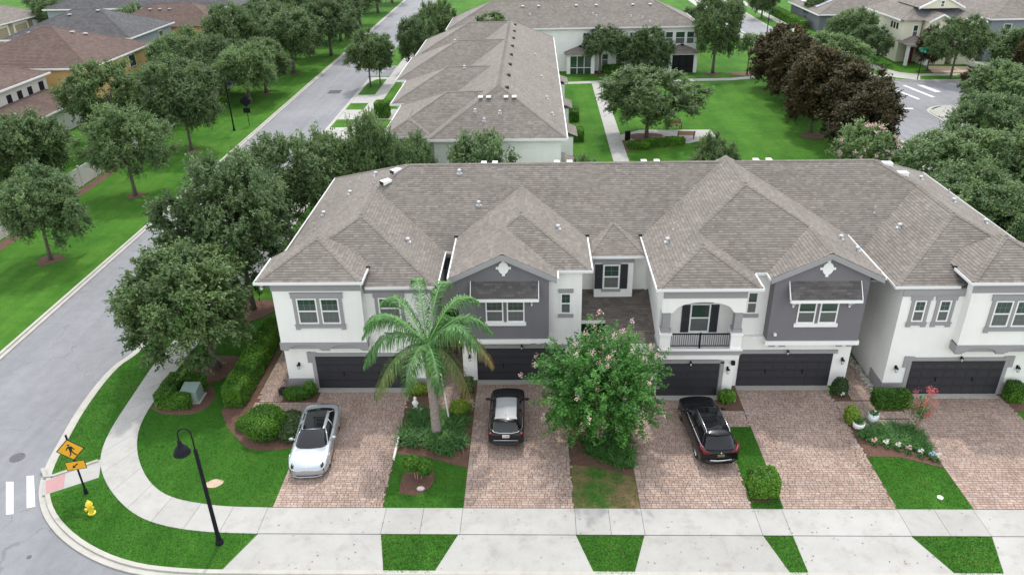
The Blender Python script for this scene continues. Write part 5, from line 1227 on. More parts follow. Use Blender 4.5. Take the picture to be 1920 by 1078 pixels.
car('parked_car', 'silver coupe with a black glass roof, nose to the street on the leftmost driveway', (-10.98, 30.3, .02), math.pi+.075, (.40, .43, .46), sp,
    (.89, -2.0, 1.10, .82, 1.31, -1.28, .22, .62), (1.45, -1.45), .36, .965, [(-1.27, .24)], None, (.55, .98),
    {'parts': [('headlight', 'rubber', lambda b: tay_lamp(b, 1)), ('headlight', 'rubber', lambda b: tay_lamp(b, -1)), ('headlight_lens', 'lens', both(tay_lens)), ('air_intake', 'rubber', both(tay_vent)), 
        ('lower_grille', 'rubber', lambda b: b.box(-.5, .5, 2.40, 2.45, .25, .31)), ('splitter', 'paint', lambda b: b.tube([(-.72, 2.36, .21), (-.4, 2.47, .20), (.4, 2.47, .20), (.72, 2.36, .21)], .03, 6)), ('badge', 'steel', lambda b: b.ell((0, 2.36, .665), (.035, .045, .02), 8, 4)),
        ('tail_strip', 'tail', lambda b: b.tube([(-.72, -2.36, .86), (0, -2.46, .87), (.72, -2.36, .86)], .02, 6))]}, metal=.55, rough=.24)
# dark grey suv, tail to the street
su = [(2.12, .40, .66, .72, .55, .42), (2.05, .28, .76, .84, .80, .58), (1.8, .22, .88, .94, .88, .68), (1.3, .21, .97, 1.02, .91, .76), (.8, .21, 1.0, 1.06, .91, .78), (0, .21, 1.02, 1.08, .905, .78), (-.9, .21, 1.04, 1.10, .91, .78), (-1.5, .22, 1.06, 1.12, .915, .78), (-1.9, .26, 1.05, 1.10, .90, .74), (-2.08, .32, 1.0, 1.04, .84, .66), (-2.14, .42, .92, .95, .7, .55)]
def text_obj(txt, size, parent, loc, rot, mat, name='lettering'):
    c = bpy.data.curves.new(name, 'FONT'); c.body = txt; c.size = size; c.align_x = 'CENTER'; c.align_y = 'CENTER'; c.extrude = .002
    t = bpy.data.objects.new('tmp', c); C.objects.link(t); dg = bpy.context.evaluated_depsgraph_get(); me = bpy.data.meshes.new_from_object(t.evaluated_get(dg)); bpy.data.objects.remove(t)
    return link(name, me, M[mat], parent, loc, rot)
c2 = car('parked_car', 'dark grey SUV with painted sky-reflection on roof, tail to the street on the second driveway', (-1.47, 32.15, .02), 0.0, (.016, .016, .018), su,
    (1.06, -2.02, .95, .80, 1.60, -1.78, .18, .62), (1.30, -1.32), .35, .905, None, (-1.6, .05), (.62, 1.13),
    {'rail': 'metal', 'darkarch': 1, 'parts': [('tail_light', 'tail', lambda b: b.ell((.76, -2.0, .98), (.13, .14, .05), 10, 5)), ('tail_light', 'tail', lambda b: b.ell((-.76, -2.0, .98), (.13, .14, .05), 10, 5)), ('chrome_bar', 'steel', lambda b: b.tube([(-.70, -1.93, 1.17), (-.60, -2.06, 1.09), (-.3, -2.13, 1.07), (.3, -2.13, 1.07), (.60, -2.06, 1.09), (.70, -1.93, 1.17)], .022, 6)),
        ('bumper', 'rubber', lambda b: (b.tube([(-.82, -1.95, .50), (-.5, -2.2, .50), (.5, -2.2, .50), (.82, -1.95, .50)], .10, 8))), ('bumper_trim', 'vent', lambda b: b.tube([(-.6, -2.2, .68), (.6, -2.2, .68)], .02, 6)), ('spoiler', 'paint', lambda b: b.box(-.58, .58, -1.95, -1.75, 1.575, 1.60)),
        ('licence_plate', 'plate', lambda b: b.add([(-.17, -2.145, .80), (.17, -2.145, .80), (.17, -2.125, .96), (-.17, -2.125, .96)], [(0, 1, 2, 3)]))]})

text_obj('2538', .14, c2, (0, -2.15, .88), (R_(82), 0, 0), 'signblack')
# sky reflection on the grey suv's roof, painted as a pale skin
rp = MB(); v_ = []
for i in range(5):
    for j in range(5): x = -.55+1.1*i/4; y = -1.72+1.75*j/4; v_.append((x, y, 1.685-.05*(x/.6)**2-.03*((y+.8)/.95)**2))
rp.add(v_, [(i*5+j, (i+1)*5+j, (i+1)*5+j+1, i*5+j+1) for i in range(4) for j in range(4)]); rp.build('sky_reflection_skin', paint('roof_reflection_paint', (.58, .60, .62), .6, .22), c2, smooth=True)
# black suv, tail to the street
sb = [(2.42, .42, .70, .76, .55, .42), (2.32, .28, .82, .90, .84, .62), (2.0, .22, .94, 1.00, .93, .72), (1.4, .21, 1.02, 1.08, .96, .80), (.8, .21, 1.05, 1.11, .955, .82), (0, .21, 1.07, 1.13, .95, .82), (-1.0, .21, 1.09, 1.15, .96, .82), (-1.7, .22, 1.10, 1.16, .965, .82), (-2.15, .27, 1.08, 1.13, .94, .76), (-2.36, .34, 1.0, 1.05, .86, .66), (-2.42, .44, .92, .95, .7, .55)]
def boom(b, sx): b.tube([(sx*.90, -1.83, 1.17), (sx*.885, -2.08, 1.08), (sx*.76, -2.30, 1.01), (sx*.46, -2.415, .98)], [.035, .075, .075, .025], 8)
c3 = car('parked_car', 'black SUV with chrome roof rails and red tail lights on the third driveway', (8.52, 31.05, .02), .075, (.008, .008, .010), sb,
    (1.10, -2.25, 1.15, .83, 1.64, -1.75, .30, .63), (1.48, -1.45), .37, .955, [(-.55, .22), (-1.55, -.68)], (-1.7, .15), (.75, 1.17),
    {'parts': [('tail_light', 'tail', lambda b: boom(b, 1)), ('tail_light', 'tail', lambda b: boom(b, -1)), ('bumper_trim', 'steel', lambda b: b.tube([(-.52, -2.46, .62), (-.2, -2.49, .60), (.2, -2.49, .60), (.52, -2.46, .62)], .035, 6)), ('bumper', 'paint', lambda b: b.tube([(-.86, -2.2, .52), (-.5, -2.44, .5), (.5, -2.44, .5), (.86, -2.2, .52)], .11, 8)),
        ('badge', 'steel', lambda b: b.ell((0, -2.44, .99), (.05, .02, .05), 8, 5)), ('spoiler', 'paint', lambda b: b.tube([(-.58, -1.82, 1.63), (0, -1.92, 1.66), (.58, -1.82, 1.63)], .05, 8)), ('wiper', 'metal', lambda b: b.tube([(0, -2.27, 1.16), (.45, -2.2, 1.22)], .012, 5)), ('licence_plate', 'plate2', lambda b: b.add([(-.17, -2.455, .78), (.17, -2.455, .78), (.17, -2.435, .93), (-.17, -2.435, .93)], [(0, 1, 2, 3)]))]})
# two far cars
fa = [(2.2, .35, .6, .66, .6, .5), (2.0, .25, .75, .8, .85, .65), (1.0, .2, .9, .95, .9, .75), (-1.0, .2, .93, .98, .9, .75), (-2.0, .25, .9, .95, .85, .65), (-2.2, .4, .8, .85, .6, .5)]
for lab, loc, rz, col in (('light blue car on the far road behind the olive house at top left', (-107.5, 187, .05), .5, (.35, .45, .52)), ('pale car cut by the left edge, on the drive of the olive house', (-98.5, 149.5, .05), 1.45, (.6, .65, .68))):
    car('parked_car', lab, loc, rz, col, fa, (.95, -1.7, 1.0, .78, 1.42, -1.2, .3, .6), (1.3, -1.3), .34, .9, None, None, (.6, 1.0), {'parts': []}, group='cars on the far left drives')
# ------------------------------------------------------------------ trees
T_ = tree
GV = 'oaks standing along the left verge'
T_('oak_tree', 'big dark oak on the corner lawn, leaning trunk between sidewalk and long hedge', -18.72, 37.48, 8.3, 1.6, 8.7, 'oak0', lean=(-.95, .3), rad=.2)
T_('oak_tree', 'tall oak just behind the corner oak, beside the left end of the townhouse row', -18.9, 44.6, 10.5, 2.6, 8.8, 'oak1', rad=.2)
T_('oak_tree', 'oak behind the left roof corner, its crown touching the white gutter', -19.4, 55.5, 8.6, 1.8, 8.0, 'oak2')
T_('oak_tree', 'spreading oak cut by the left picture edge, trunk in a round mulch ring', -37.28, 52.63, 7.5, 1.6, 6.8, 'pale1', group=GV, lean=(.5, 0), rad=.13)
T_('oak_tree', 'lighter round oak on the verge, standing alone in front of the pale fence', -37.07, 66.51, 8.3, 2.0, 8.2, 'pale0', group=GV, rad=.16)
T_('oak_tree', 'dark oak on the verge in front of the tan-walled house', -37.35, 80.46, 9.2, 1.7, 8.7, 'oak4', group=GV, rad=.15)
T_('oak_tree', 'grey-green oak on the verge behind the black sign board', -37.6, 100.8, 8.0, 1.5, 8.6, 'pale1', group=GV)
T_('oak_tree', 'oak on the verge across the street from the small street tree', -37.28, 106.8, 8.3, 1.6, 7.6, 'oak0', group=GV)
T_('oak_tree', 'tall oak with a clear dark trunk halfway up the verge', -36.95, 119.6, 9.6, 2.0, 10.2, 'oak1', group=GV)
T_('oak_tree', 'slim-trunked oak on the verge beyond the tall oak', -34.4, 133.5, 9.2, 1.9, 9.0, 'oak2', group=GV)
T_('oak_tree', 'oak with twin trunks far up the verge', -36, 148, 9.4, 1.8, 10, 'oak3', group=GV)
T_('oak_tree', 'third oak from the far end of the verge', -36, 166, 9.4, 2.0, 10, 'oak4', group=GV)
T_('oak_tree', 'second oak from the far end of the verge', -35.5, 184, 9.4, 2.2, 10, 'oak0', group=GV)
T_('oak_tree', 'last oak at the far end of the verge beside the kerb', -35, 201, 9.0, 2.2, 9, 'oak1', group=GV)
GB = 'oaks massed behind the verge'
for lab, x, y, top, w_, k in (('dark oak behind the pale fence at the left', -46.5, 67, 7.6, 8.2, 'oak1'), ('bushy oak below the tan wall, left of the brown low roof', -47.0, 84.3, 9.0, 8.8, 'oak2'), ('oak with yellowish tips right of the tan wall', -49, 108, 9.0, 9.6, 'pale1'),
    ('dark oak behind the verge, right of the red-brown roof', -46, 122, 10.2, 11, 'oak3'), ('deep green oak behind the tall verge oak', -43, 131, 10.4, 11, 'oak0'), ('oak mass behind the twin-trunked oak', -45, 146, 10.4, 11.5, 'oak2'), ('far oak left of the street mouth', -44, 163, 10.2, 11, 'oak4'),
    ('oak between grey roof and street at the top', -46, 182, 10.5, 12, 'oak1'), ('far top oak behind the verge row', -42, 196, 10, 11, 'oak3'), ('low oak by the fence corner at the left edge', -50.5, 73.5, 5.6, 6.5, 'pale0'), ('oak between the pale fence and the tan house', -44.5, 94, 7.6, 8.4, 'oak3'), ('oak beside the fence behind the grey-green verge oak', -43.5, 106, 7.6, 8.5, 'oak2'), ('dark oak at the very edge below the brown low roof', -52.5, 64.5, 4.6, 5.5, 'oak4')):
    T_('oak_tree', lab, x, y, top, 1.0, w_, k, group=GB)
T_('street_tree', 'small round street tree on the grass island beside the parking lane', -23.2, 109.6, 7.2, 1.9, 6.9, 'oak4', rad=.12)
T_('street_tree', 'second slim tree behind the round street tree on the grass island', -22.2, 111.8, 6.6, 1.8, 4.2, 'small0', rad=.09)
T_('street_tree', 'dark tree at the far left corner of the roofs behind', -17.6, 119.5, 8.2, 1.0, 6.4, 'oak1')
T_('street_tree', 'dark tree further up behind the left roofs', -16.0, 131, 8.6, 1.5, 7.2, 'oak2')
T_('street_tree', 'small leafy tree poking over the ridge of the block behind', -5.2, 113.5, 9.6, 5.0, 5.4, 'small1')
T_('street_tree', 'young tree in front of the white gable wall behind', -4.5, 60.2, 7.7, 1.4, 4.8, 'young0', mat='pinkbark')
T_('crape_myrtle', 'greyish crape myrtle with pale flower tips beside the left front of the block behind', -13.2, 60.6, 9.3, 1.0, 5.6, 'pale0', mat='pinkbark')
T_('crape_myrtle', 'bushy crape myrtle half hiding the left corner roof of the block behind', -10.3, 59.6, 8.0, .8, 4.9, 'pale1', mat='pinkbark')
T_('crape_myrtle', 'crape myrtle with feathery top behind the left roof slope', -16.8, 59.6, 7.8, .7, 4.6, 'young1', mat='pinkbark')
T_('crape_myrtle', 'loose crape myrtle near the parking lane end', -18.0, 63.5, 6.2, .5, 4.4, 'small0', mat='pinkbark')
T_('park_oak', 'broad round oak in the park beside the concrete pad and benches', 12.41, 83.33, 7.4, 1.7, 10, 'oak2', rad=.2)
GP = 'trees in front of the block across the park'
T_('park_tree', 'loose tree in front of the left porch of the block across the park', 9.74, 115.8, 6.9, 2.1, 5.6, 'small1', group=GP)
T_('park_tree', 'dense tree in the middle of the white wall across the park', 14.6, 115.0, 6.7, .8, 5.4, 'small0', group=GP)
T_('park_tree', 'dense tree right of the middle of the white wall across the park', 17.6, 114.8, 7.0, .9, 5.8, 'small1', group=GP)
T_('park_tree', 'tall pyramid tree at the right end of the block across the park', 26.3, 115.5, 10.4, 2.2, 7.4, 'oak4', group=GP)
T_('park_tree', 'young tree between the tall pyramid tree and the magnolias', 31.0, 114.2, 6.0, 1.8, 3.4, 'young0', group=GP)
T_('park_tree', 'slim young tree next to the first magnolia', 32.8, 113.2, 5.4, 1.8, 2.6, 'young1', group=GP)
GM = 'dark bronze magnolias along the right-hand street'
for lab, x, y, top, w_, k in (('dark bronze magnolia at the far end of the row', 32.4, 104.8, 8.6, 6.6, 'mag0'), ('second bronze magnolia from the far end', 32.2, 97.5, 8.8, 6.8, 'mag1'), ('bronze magnolia with bare trunk over the park grass', 30.7, 84.5, 9.3, 6.6, 'mag2'), ('middle bronze magnolia behind the bare-trunk one', 32.5, 91, 8.6, 6.4, 'mag1'), ('nearest bronze magnolia against the townhouse ridge', 31.0, 71.6, 8.8, 6.2, 'mag0'), ('bronze magnolia tucked between the nearest one and the bare-trunk one', 33.0, 79.0, 8.6, 6.4, 'mag2')):
    T_('magnolia_tree', lab, x, y, top, .15, w_+.5, k, group=GM, rad=.16)
T_('street_tree', 'grey-green tree behind the magnolias beside the right-hand street', 38.4, 105.5, 7.4, .8, 10.0, 'pale0', lean=(1.2, 0))
T_('street_tree', 'pale round tree left of the cream house', 50.6, 128, 7.6, 1.2, 8.4, 'pale1')
T_('street_tree', 'green tree between magnolias and cream house', 44.6+6, 121, 5.6, 1.0, 5.6, 'oak1')
T_('street_tree', 'tree with a forked trunk in front of the maroon shutters', 57.9, 109.6, 8.2, 2.4, 7.2, 'oak2', rad=.15)
T_('yard_tree', 'dark conical tree by the porch of the cream house', 57.2, 115.2, 6.2, .6, 4.2, 'mag2')
T_('yard_tree', 'grey-green tree right of the cream house driveway', 67.5, 111, 6.8, .8, 9.0, 'pale0')
T_('magnolia_tree', 'lone bronze magnolia right of the cream house driveway', 66.0, 105.6, 8.2, .5, 4.6, 'mag1')
T_('magnolia_tree', 'bronze magnolia at the right edge by the street', 74, 108, 8.6, .6, 5.4, 'mag0')
T_('magnolia_tree', 'low bronze shrub magnolia on the corner past the crossing', 54.6, 96.6, 4.6, .3, 4.0, 'mag2')
GR = 'big green oaks beyond the right roof end'
for lab, x, y, top, w_, k in (('big green oak on the corner past the crossing', 45.4+6, 84.5, 7.8, 11, 'pale1'), ('green oak right of the big corner oak', 60.5, 88, 7.6, 9, 'oak4'), ('pale green oak directly behind the right roof slope', 34.6, 60.2, 7.6, 10.4, 'pale0'), ('green oak behind the right gutter', 31.4, 52.6, 6.6, 8.2, 'pale1'), ('oak at the right edge behind the roof', 41, 59.5, 7.4, 9.6, 'oak3'), ('upper oak between the roof and the street corner', 43, 71.5, 7.4, 9.4, 'pale0'), ('dark oak filling the gap right of the pale oak', 37.0, 50.5, 6.0, 8.0, 'oak0'), ('oak at the far right edge below the low grey roof', 52, 67, 7.2, 9.6, 'oak1')):
    T_('oak_tree', lab, x, y, top, .9, w_, k, group=GR)
FT = T_('flowering_tree', 'light tree with pink blossom at the right ridge end', 28.6, 64.5, 6.4, 1.0, 5.4, 'young1', mat='pinkbark')
T_('yard_tree', 'round shrub tree rising behind the ridge in front of the park', 14.9, 62.6, 5.9, .6, 4.4, 'oak4')
T_('yard_tree', 'small bushy plant between the block behind and the park path', 3.9, 61.5, 5.2, .4, 2.4, 'young0')
for lab, x, y, top, w_, k in (('tree right of the far roof end at the top', 27.6, 137, 6.5, 6.0, 'oak1'), ('tree on the far pavement strip, top right', 46.9, 167, 7.0, 6.5, 'oak3'), ('tree beyond the long hedge, top right', 56, 158, 7.0, 7.5, 'oak0'), ('tree beyond the blue-grey house roof', 84, 146, 8.4, 7.0, 'pale1'), ('yellowish tree at the upper right corner', 96, 150, 9.0, 8.0, 'pale0'), ('far tree at the top left behind the palms', -92, 172, 9, 11, 'oak2'), ('far tree at the top left corner', -106, 178, 9, 12, 'oak3'), ('round far tree by the olive house', -100, 166, 7.5, 9, 'pale1'), ('far tree between driveway and grey house', -71, 172, 8, 9, 'oak0'), ('green upright tree left of the long grey roof', -74, 146, 7.6, 5, 'young1')):
    T_('far_tree', lab, x, y, top, .6, w_, k)

# queen palm in the bed between the first two driveways
def frond_mesh(seed, L, rise, droop, brown=0, nl=60, ll=.85):
    rng = np.random.default_rng(seed); b = []; sp = []
    for i in range(nl+1):
        t = i/nl; sp.append((L*(t*.92-.12*t**3*droop), 0, rise*L*(1.5*t-.75*t*t)-droop*L*.62*t**2.4))
    sp = np.array(sp); V = []; s = []; br = []
    wv = np.array([0, 1, 0])
    for i in range(2, nl):
        p = sp[i]; tg = sp[i+1]-sp[i]; tg = tg/np.linalg.norm(tg); t = i/nl
        l = ll*(math.sin(math.pi*min(1, .12+t*.86))**.6)
        for sg in (-1, 1):
            for rep in range(2):
                d = wv*sg*rng.uniform(.55, 1.0)+tg*rng.uniform(.35, .8)+np.array([0, 0, rng.uniform(-.25, .35)]); d /= np.linalg.norm(d); q = l*rng.uniform(.75, 1.1)
                m_ = p+d*q*.48+np.array([0, 0, -q*.12]); e = p+d*q*.72+np.array([0, 0, -q*rng.uniform(.5, .85)]); w_ = .02
                side = np.cross(d, [0, 0, 1]); side /= np.linalg.norm(side)+1e-9
                V += [p-side*w_*.6, p+side*w_*.6, m_+side*w_*1.1, m_-side*w_*1.1, m_-side*w_*1.1, m_+side*w_*1.1, e+side*w_*.2, e-side*w_*.2]
                sv = rng.uniform(.15, .95); bw = min(1, max(0, brown*(.2+1.2*t)+rng.normal()*.05)); s += [sv, sv*.9]; br += [bw, bw]
    n0 = 5
    for i in range(nl):
        a, c = sp[i], sp[i+1]; r = .035*(1-i/nl)+.006
        V += [a+[0, -r, .01], a+[0, r, .01], c+[0, r, .01], c+[0, -r, .01]]; s.append(.85); br.append(brown*.5)
    me = np_mesh('frond', np.array(V), 4, shade_cols(np.array(s), np.array(br))); me.materials.append(M['palm']); return me
PALM = thing('palm_tree', 'queen palm with drooping fronds and bare grey trunk between the first two driveways', 'palm tree', (-5.08, 31.27, 0))
b = MB(); tk = [(0, 0, -.1), (.02, 0, .4), (.0, .03, 1.6), (-.08, .06, 3.0), (-.12, .08, 4.2)]; b.tube(tk, [.30, .25, .22, .2, .19], 12)
for i in range(9): z = .5+i*.42; b.tube([(-.02*i/3, .01*i, z), (-.02*i/3, .01*i, z+.04)], .235-.004*i, 12)
b.build('trunk', M['palmbark'], PALM, smooth=True)
b = MB(); b.tube([(-.12, .08, 4.1), (-.14, .08, 4.6), (-.1, .08, 5.1), (-.1, .08, 5.4)], [.19, .16, .11, .08], 10)
for k in range(7): a = k*.9; b.tube([(-.12+.15*math.cos(a), .08+.15*math.sin(a), 4.25+.06*k), (-.12+.22*math.cos(a), .08+.22*math.sin(a), 4.6+.06*k), (-.12+.42*math.cos(a), .08+.42*math.sin(a), 5.1+.06*k)], [.05, .045, .02], 5)
b.build('crownshaft', M['boxgreen'], PALM, smooth=True)
FR = [(200, 3.3, .55, .95, 0), (172, 3.4, .75, .9, 0), (222, 3.3, .20, 1.0, .35), (250, 2.7, .25, 1.0, .10), (290, 2.5, .2, 1.05, .0), (320, 3.0, .15, 1.05, .6), (345, 3.5, .55, .95, .7), (10, 3.3, .8, .85, .05), (40, 3.2, 1.0, .7, 0), (75, 3.2, 1.1, .6, 0), (105, 3.2, 1.15, .55, 0), (140, 3.3, 1.0, .75, 0), (330, 3.1, .95, .8, 0), (60, 3.0, .6, .9, 0), (190, 2.9, 1.1, .65, 0), (25, 3.0, .45, 1.0, .1)]
for i, (az, L, ri, dr, bw) in enumerate(FR):
    link('frond', frond_mesh(i+1, L*1.18, ri, dr, bw), None, PALM, (-.1, .08, 5.45-.02*i), (0, 0, R_(az)))
b = MB(); b.tube([(.55, .9, .1), (.42, .9, 1.6), (.30, .85, 3.0)], .045, 6); tag(b.build('support_stake', M['pale'], None, loc=(-5.08, 31.5, 0)), 'slender white stake standing beside the palm trunk', 'stake')
# crape myrtle with pink blossom between the second and third driveways
CM = thing('crape_myrtle', 'bright green crape myrtle dotted with pink blossom, between the grey SUV and the black SUV', 'flowering tree', (3.15, 30.9, 0))
b = MB(); rr = random.Random(4); tips = []
for k in range(7):
    a = 2*math.pi*k/7; e = Vector((1.7*math.cos(a), 1.5*math.sin(a), 3.6+rr.uniform(-.4, .8))); b.tube([(.12*math.cos(a), .12*math.sin(a), -.1), (.3*math.cos(a), .3*math.sin(a), 1.1), (e.x*.55, e.y*.55, 2.4), e], [.075, .06, .045, .02], 6)
b.build('trunk', M['pinkbark'], CM, smooth=True)
def myrtle(seed, nspray, R, ctr, L=(1.0, 2.1), leaf=(.17, .085), fl=.45, npl=64):
    rng = np.random.default_rng(seed); P = []; Nn = []; S = []; FP = []; Td = []
    for i in range(nspray):
        d = rng.normal(size=3); d /= np.linalg.norm(d)
        if d[2] < -.8: d[2] *= -1
        st = np.array(ctr)+d*np.array(R)*rng.uniform(.1, .62)
        dr = d*np.array([1, 1, .9])+np.array([0, 0, .35])+rng.normal(size=3)*.3; dr /= np.linalg.norm(dr); ln = rng.uniform(*L)*(.75 if d[2] < 0 else 1); s0 = rng.uniform(.1, .7)
        side = np.cross(dr, [0, 0, 1]); side /= np.linalg.norm(side)+1e-9
        for j in range(npl):
            t = rng.uniform(.02, 1); p = st+dr*ln*t+np.array([0, 0, -.32*ln*t*t*(1-abs(dr[2]))]); wd = .24*(1-t*.7)+.05
            p = p+rng.normal(size=3)*wd*.5; P.append(p); Nn.append(np.array([0, 0, .8])+rng.normal(size=3)*.65); S.append(s0*.6+rng.uniform(0, .5)+t*.15)
        if rng.random() < fl: FP.append(st+dr*ln*1.07+np.array([0, 0, -.32*ln*(1-abs(dr[2]))]))
    P = np.array(P); me = np_mesh('crown', leaf_quads(P, nrm(np.array(Nn)), leaf[0], leaf[1], rng), 4, shade_cols(np.array(S))); me.materials.append(M['myrtle'])
    return me, FP, rng
me, FP, rng = myrtle(3, 520, (3.95, 3.3, 3.1), (0, 0, 3.05), npl=85, fl=.22); link('crown', me, None, CM)
def blossoms(name, pts, seed, mat, r=.11, n=26, parent=None, sz=(.06, .05), el=1.0, rep=True):
    rng = np.random.default_rng(seed); pts = np.array(pts); P = np.repeat(pts, n, 0)+rng.normal(size=(len(pts)*n, 3))*r*np.array([.6, .6, .6*el]); 
    me = np_mesh(name, leaf_quads(P, nrm(rng.normal(size=P.shape)), sz[0], sz[1], rng), 4, shade_cols(rng.uniform(0, 1, len(P)))); me.materials.append(M[mat]); return link(name, me, None, parent)
blossoms('blossom', FP, 5, 'pinkfl', .11, 30, CM, (.07, .055), 1.3)
# young coral crape myrtle in the right bed
RM = thing('crape_myrtle', 'small coral-flowered crape myrtle in the bed before the rightmost garage', 'flowering tree', (19.05, 31.35, 0))
b = MB(); pts = []; rr = random.Random(9)
for k in range(9):
    a = k*2.4; e = Vector((.62*math.cos(a)*rr.uniform(.5, 1.1), .5*math.sin(a), 1.35+.14*k)); b.tube([(0, 0, -.05), (.1*math.cos(a), .1*math.sin(a), .8), e], [.03, .022, .01], 5); pts.append(tuple(e)); pts.append((e.x*.8, e.y*.8, e.z-.25))
b.build('trunk', M['pinkbark'], RM, smooth=True)
me, _, _ = myrtle(8, 26, (.5, .45, .8), (0, 0, 1.35), (.3, .6), (.12, .06), 0, 22); link('crown', me, None, RM); blossoms('blossom', pts+[(.1, 0, 2.75), (.15, 0, 2.6)], 6, 'redfl', .14, 46, RM, (.065, .05), 1.2)
# pink sprays on the flowering tree behind the ridge end
rngf = np.random.default_rng(12); fd = nrm(rngf.normal(size=(40, 3))); fd[:, 2] = np.abs(fd[:, 2]); blossoms('blossom', fd*np.array([2.6, 2.6, 2.6])+np.array([0, 0, 3.8]), 13, 'pinkfl', .16, 26, FT, (.12, .09))
# small palms far left
for x, y, lab in ((-105.2, 172, 'small feathery palm left of the dark grey roof'), (-105.6, 175.5, 'second feathery palm beside the far driveway'), (-105, 178, 'third feathery palm right beside the dark grey roof')):
    p = thing('palm_tree', lab, 'palm tree', (x, y, 0), 0, 'small palms by the far driveway'); b = MB(); b.tube([(0, 0, -.1), (.1, 0, 1.8), (0, 0, 3.6)], [.2, .15, .13], 7); b.build('trunk', M['palmbark'], p)
    for k in range(9): link('frond', bpy.data.objects['frond.%03d' % (1+k % 3)].data if False else bpy.data.objects['frond'].data, None, p, (0, 0, 3.6), (0, 0, k*.7+x), (.75, .75, .8))

# ------------------------------------------------------------------ hedges, shrubs, bed plants
bush('hedge', 'long clipped hedge along the left wall of the townhouse row', 'hedge', [(-16.9, -15.75, 33.5, 41.5, .05, 1.25)], 520, seed=2)
bush('hedge', 'u-shaped clipped hedge around the green utility box', 'hedge', [(-20.55, -19.75, 33.4, 35.7, .03, .95), (-19.85, -18.75, 33.35, 33.95, .03, .8), (-19.8, -18.6, 35.2, 35.8, .03, .85)], 560, seed=3)
bush('round_bush', 'large ball-clipped bush in the mulch beside the silver coupe', 'bush', [('e', -13.85, 31.35, .72, 1.05, 1.0, .85)], 620, seed=4)
bush('shrub', 'low dark shrub between the ball-clipped bush and the driveway', 'bush', [('e', -12.55, 31.5, .35, .75, 1.0, .55), ('e', -12.75, 32.2, .3, .6, .5, .45)], 420, seed=5, mat='oak', leaf=(.14, .05))
bush('shrub', 'loose grassy shrub at the left garage corner of the row', 'bush', [('e', -13.1, 34.45, .3, .75, .35, .45), ('e', -12.45, 34.75, .4, .35, .35, .5)], 420, seed=6, leaf=(.2, .04))
bush('shrub', 'low spreading shrub left of the big clipped ball', 'bush', [('e', -15.05, 31.9, .25, .55, .5, .35)], 420, seed=7, leaf=(.2, .04))
bush('round_bush', 'square-clipped bush on the strip between the third and fourth driveways', 'bush', [(9.72, 10.95, 26.55, 27.75, .08, 1.05)], 760, seed=8)
bush('shrub', 'dark small upright shrub beside the second garage door', 'bush', [(-3.95, -3.45, 34.75, 35.3, .02, .85)], 520, seed=9, mat='oak')
bush('shrub', 'round dark shrub with white flowers at the right corner of the fourth garage', 'bush', [('e', 16.45, 34.75, .5, .42, .4, .55)], 600, seed=10, mat='oak')
bush('shrub', 'wide clipped shrub in front of the left plinth of the last unit', 'bush', [(17.95, 19.75, 33.35, 34.3, .02, .75)], 560, seed=11)
bush('shrub', 'clipped upright shrub right of the rightmost garage door', 'bush', [(25.0, 25.75, 33.85, 34.6, .02, 1.05)], 560, seed=12)
bush('shrub', 'small loose shrub in the mulch beside the third garage', 'bush', [('e', 10.25, 34.15, .3, .45, .35, .4)], 420, seed=13, leaf=(.2, .06))
bush('shrub', 'light green speckled shrub beside the white pots', 'bush', [('e', 16.2, 32.3, .45, .35, .5, .5)], 480, seed=14, mat='lime')
bush('shrub', 'yellow-green tuft behind the strap-leaf bed, near the second driveway', 'bush', [('e', -3.95, 33.0, .45, .55, .4, .42)], 480, seed=15, mat='lime', leaf=(.2, .05))
bush('shrub', 'yellowish tuft at the right corner of the first garage', 'bush', [('e', -6.45, 34.9, .3, .55, .35, .35)], 420, seed=16, mat='lime', leaf=(.18, .05))
bush('shrub', 'small pruned double-ball bush on thin stems in the grass before the palm bed', 'bush', [('e', -5.85, 28.05, .85, .42, .36, .4), ('e', -5.2, 27.9, .72, .36, .36, .36)], 620, seed=17)
tag(MB().tube([(-5.7, 28, -.02), (-5.75, 28.02, .6)], .025, 6).tube([(-5.45, 27.95, -.02), (-5.3, 27.9, .5)], .025, 6).tube([(-5.58, 27.9, -.02), (-5.6, 27.95, .55)], .02, 6).build('bush_stems', M['pinkbark']), 'thin bare stems under the double-ball bush in the grass', 'stems')
b = MB(); b.ell((-5.35, 27.2, .1), (.2, .13, .11), 9, 5); tag(b.build('rock', M['rock']), 'pale stone lying in the mulch below the double-ball bush', 'rock')
for i, (x0, x1, y0, y1) in enumerate(((2.9, 3.8, 63.8, 65.2), (2.9, 3.7, 70.5, 72.4), (3.0, 3.9, 82, 84), (3.0, 3.8, 90, 93))):
    bush('hedge', ('clipped shrub nearest on the park side of the block behind', 'second clipped shrub on the park side of the block behind', 'third clipped shrub on the park side of the block behind', 'farthest clipped shrub on the park side of the block behind')[i], 'hedge', [(x0+1.3, x1+1.5, y0, y1, .02, 1.2)], 180, seed=20+i, leaf=(.22, .12), group='shrubs along the park side wall')
for i, (x0, x1) in enumerate(((10.3, 13.4), (15.2, 19.0))): bush('hedge', ('low hedge left of the middle trees, before the block across the park', 'low hedge right of the middle trees, before the block across the park')[i], 'hedge', [(x0, x1, 117.0, 118.0, .02, 1.0)], 120, seed=26+i, leaf=(.25, .14))
bush('hedge', 'low curved hedge along the front of the park pad', 'hedge', [(9.9, 12.2, 78.8, 80.0, .02, .7), (12.0, 14.2, 79.6, 80.7, .02, .72), (14.0, 16.1, 80.2, 81.2, .02, .7)], 200, seed=29, leaf=(.2, .11))
bush('hedge', 'long clipped hedge running beside the far pavement at the top right', 'hedge', [(50.3, 51.9, 153, 174, .02, 1.5)], 110, seed=30, leaf=(.3, .16))
